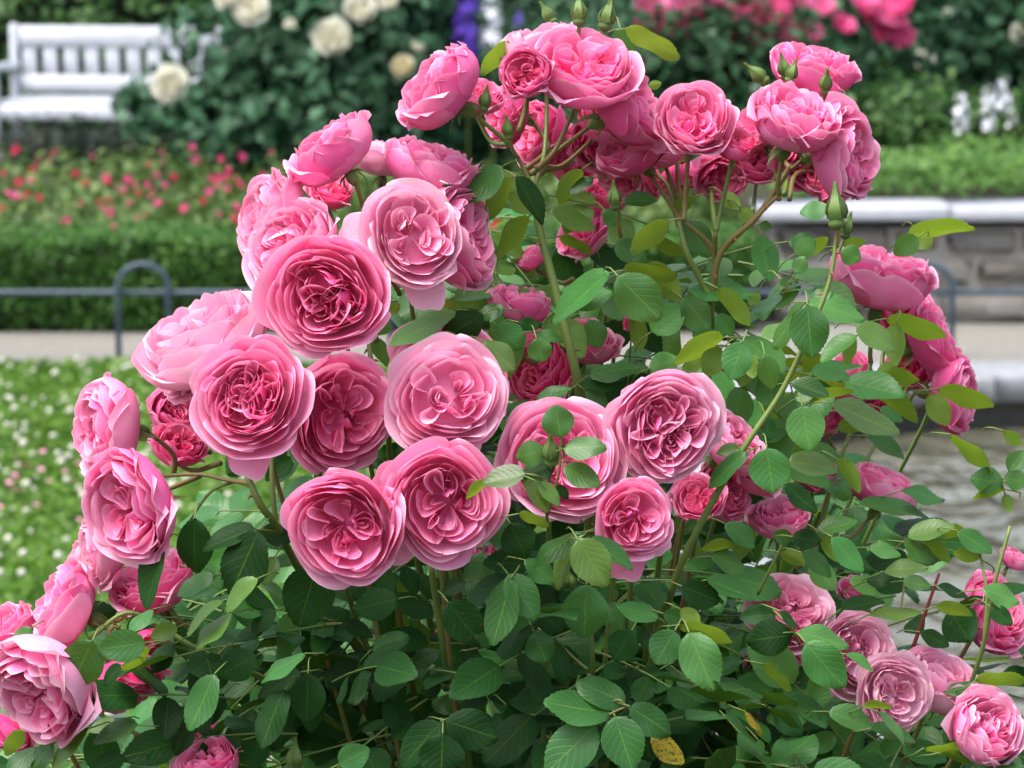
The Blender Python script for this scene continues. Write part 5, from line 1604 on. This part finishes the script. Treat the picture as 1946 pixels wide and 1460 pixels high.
view0 = lambda q: (q - EYE).dot(FWD)
order = sorted(range(len(fill)), key=lambda i: view0(fill[i][0]) + (5 if ((fill[i][0] - EYE).dot(UP) / view0(fill[i][0])) < -0.118 else 0))
NS = max(0, 296 - LEAF_COUNT[0])
single = set(order[:NS])
vs, fs, us, mi, k0 = [], [], [], [], 0
mats4 = ['leaf_dark', 'leaf_mid', 'leaf_fresh', 'leaf_young']
for i, (b, t, n, mt) in enumerate(fill):
    if i in single:
        put_leaf(b, t, n, mt)
        continue
    mw = np.array(leaf_matrix(b, t - b, n, (t - b).length))
    v, f, u = LV[FR.randrange(len(SHAPES))]
    vs.append(v @ mw[:3, :3].T + mw[:3, 3]); fs.append(f + k0); us.append(u); mi += [mats4.index(mt)] * len(f); k0 += len(v)
for pts in stalks:
    sh = 0.0006 if (pts[0] - pts[-1]).length < 0.045 else 0.0009
    v, f = tube([q - BASE for q in pts], (sh, sh * 0.7), 5, cap=False)
    vs.append(v); fs.append(np.array(f) + k0); us.append(np.zeros((len(v), 2))); mi += [4] * len(f); k0 += len(v)
tag(link('foliage', mesh_from('foliage', np.concatenate(vs), np.concatenate(fs), [M[m_] for m_ in mats4] + [M['stem']], np.concatenate(us), True, mi), bush), kind='stuff')


# ------------------------------------------------------------------ green buds
def bud(px, py, h_px, d, off, joint=None, pink=0.0, seed=0):
    rng = random.Random(seed)
    h = h_px * MPP * (FOCUS + off) / FOCUS
    n = VIEW(*d)
    mb = MB()
    prof = [(0.10, 0.0), (0.20, 0.06), (0.23, 0.16), (0.17, 0.26), (0.24, 0.36), (0.27, 0.48), (0.22, 0.64), (0.11, 0.80), (0.035, 0.92), (0.008, 1.05)]
    k_ = 10
    v = [(r * math.cos(6.283 * k / k_), r * math.sin(6.283 * k / k_), z) for r, z in prof for k in range(k_)]
    f = [[i * k_ + k, i * k_ + (k + 1) % k_, (i + 1) * k_ + (k + 1) % k_, (i + 1) * k_ + k] for i in range(len(prof) - 1) for k in range(k_)]
    mb.add(v, f, uv=[(0.3, 0.5)] * len(v))
    mw = Matrix.Translation(P(px, py, off) - n * h * 0.5 - BASE) @ frame_to(n, rng.uniform(0, 6)).to_4x4() @ Matrix.Scale(h, 4)
    o = link('bud', mb.mesh('bud', M['petal'] if pink else M['sepal']), bush, mw=mw)
    for i in range(5):
        a = 6.283 * i / 5
        vs_, us_ = [], []
        for j in range(7):
            t = j / 6
            z = 0.26 + t * 0.95
            r = float(np.interp(z, [q[1] for q in prof], [q[0] for q in prof])) + 0.012 + (0.10 * max(0, t - 0.5) ** 1.5 * rng.uniform(0.2, 2.2) if t > 0.5 else 0)
            w = 0.17 * (1 - t) ** 0.8 + 0.006
            for sg in (-1, 0, 1):
                vs_.append((r * math.cos(a) - sg * w * math.sin(a), r * math.sin(a) + sg * w * math.cos(a), z))
                us_.append((0.5 + 0.4 * sg, t))
        fs_ = [[j * 3 + c, j * 3 + c + 1, j * 3 + c + 4, j * 3 + c + 3] for j in range(6) for c in range(2)]
        link('sepal', mesh_from('sepal', vs_, np.array(fs_), M['sepal'], us_), o)
    if joint:
        b0, j = P(px, py, off) - n * h * 0.5, P(*joint)
        mb = MB()
        mb.tube([q - BASE for q in catmull([b0, b0.lerp(j, 0.5) - n * (b0 - j).length * 0.15, j], 4)], (0.0014, 0.0016), 6)
        mb.build('flower_stalk', M['stem_red'], bush)


bud(1589, 398, 76, (-0.05, 1, 0.05), .015, (1590, 470, .02), seed=1)
bud(1610, 432, 46, (0.25, 0.9, 0.1), .03, (1592, 480, .03), seed=2)
bud(1047, 858, 62, (-0.05, 0.85, 0.5), -.08, (1044, 905, -.065), seed=3)
bud(1100, 22, 56, (0.0, 1, 0), .14, (1096, 90, .15), seed=4)
bud(1154, 30, 60, (0.25, 0.95, 0), .14, (1125, 90, .15), seed=5)
bud(1042, 28, 44, (-0.45, 0.7, -0.1), .25, (1070, 70, .25), seed=6)
bud(1440, 142, 50, (-0.7, 0.6, 0.1), .2, (1490, 200, .2), seed=7)
bud(1490, 130, 46, (-0.2, 0.9, 0.2), .18, (1500, 180, .2), seed=8)
bud(1505, 138, 42, (0.3, 0.9, 0.1), .17, (1505, 185, .2), seed=9)
bud(1570, 158, 46, (0.05, 0.9, 0.45), .17, (1545, 200, .19), seed=10)
bud(922, 190, 44, (0.15, 0.9, 0.3), .09, (905, 225, .1), seed=11)
bud(965, 245, 42, (-0.1, 0.9, 0.4), .10, (985, 300, .12), seed=12)
bud(1168, 375, 50, (-0.1, 0.9, 0.3), .12, (1180, 450, .14), seed=13)
bud(1515, 1470, 60, (-0.1, 0.9, 0.2), .02, None, seed=14)
bud(560, 1440, 60, (0.05, 0.95, 0.2), -.02, (565, 1480, .0), seed=15)
bud(1085, 1105, 40, (-0.2, 0.9, 0.3), .0, (1100, 1140, .02), seed=16)

# a tiny insect on the rim of the pale rose
fp = P(846, 353, -0.055)
fly = tag(empty('fly', fp), 'tiny dark insect sitting on the rim of the speckled pale rose', 'insect')
mk = simple_mat('dark_insect', (0.02, 0.016, 0.012), 0.4)


def blob(c, r, n=8):
    mb = MB()
    v = [(r[0] * math.sin(t) * math.cos(6.283 * k / n) + c[0], r[1] * math.sin(t) * math.sin(6.283 * k / n) + c[1], r[2] * math.cos(t) + c[2]) for t in np.linspace(0.12, PI - 0.12, 6) for k in range(n)]
    f = [[i * n + k, (i + 1) * n + k, (i + 1) * n + (k + 1) % n, i * n + (k + 1) % n] for i in range(5) for k in range(n)] + [list(range(n)), list(range(6 * n - 1, 5 * n - 1, -1))]
    mb.add(v, f)
    return mb


blob((0, 0, 0), (0.0022, 0.0012, 0.0013)).build('abdomen', mk, fly)
blob((0.0028, 0, 0.0005), (0.0012, 0.001, 0.0011)).build('thorax', mk, fly)
blob((0.0044, 0, 0.0004), (0.0008, 0.0008, 0.0008)).build('head', mk, fly)
for sg in (-1, 1):
    link('wing', mesh_from('wing', [(0.0025, 0, 0.0012), (-0.001, sg * 0.0018, 0.0022), (-0.004, sg * 0.0022, 0.0035), (-0.003, sg * 0.0006, 0.0038)], np.array([[0, 1, 2, 3]]), M['white_petal'], [(0, 0)] * 4), fly)
    for k in range(3):
        mb = MB(); mb.tube([(0.003 - k * 0.0012, 0, 0), (0.003 - k * 0.0015, sg * 0.0016, -0.0004), (0.003 - k * 0.002, sg * 0.0024, -0.0022)], 0.00018, 5); mb.build('leg', mk, fly)
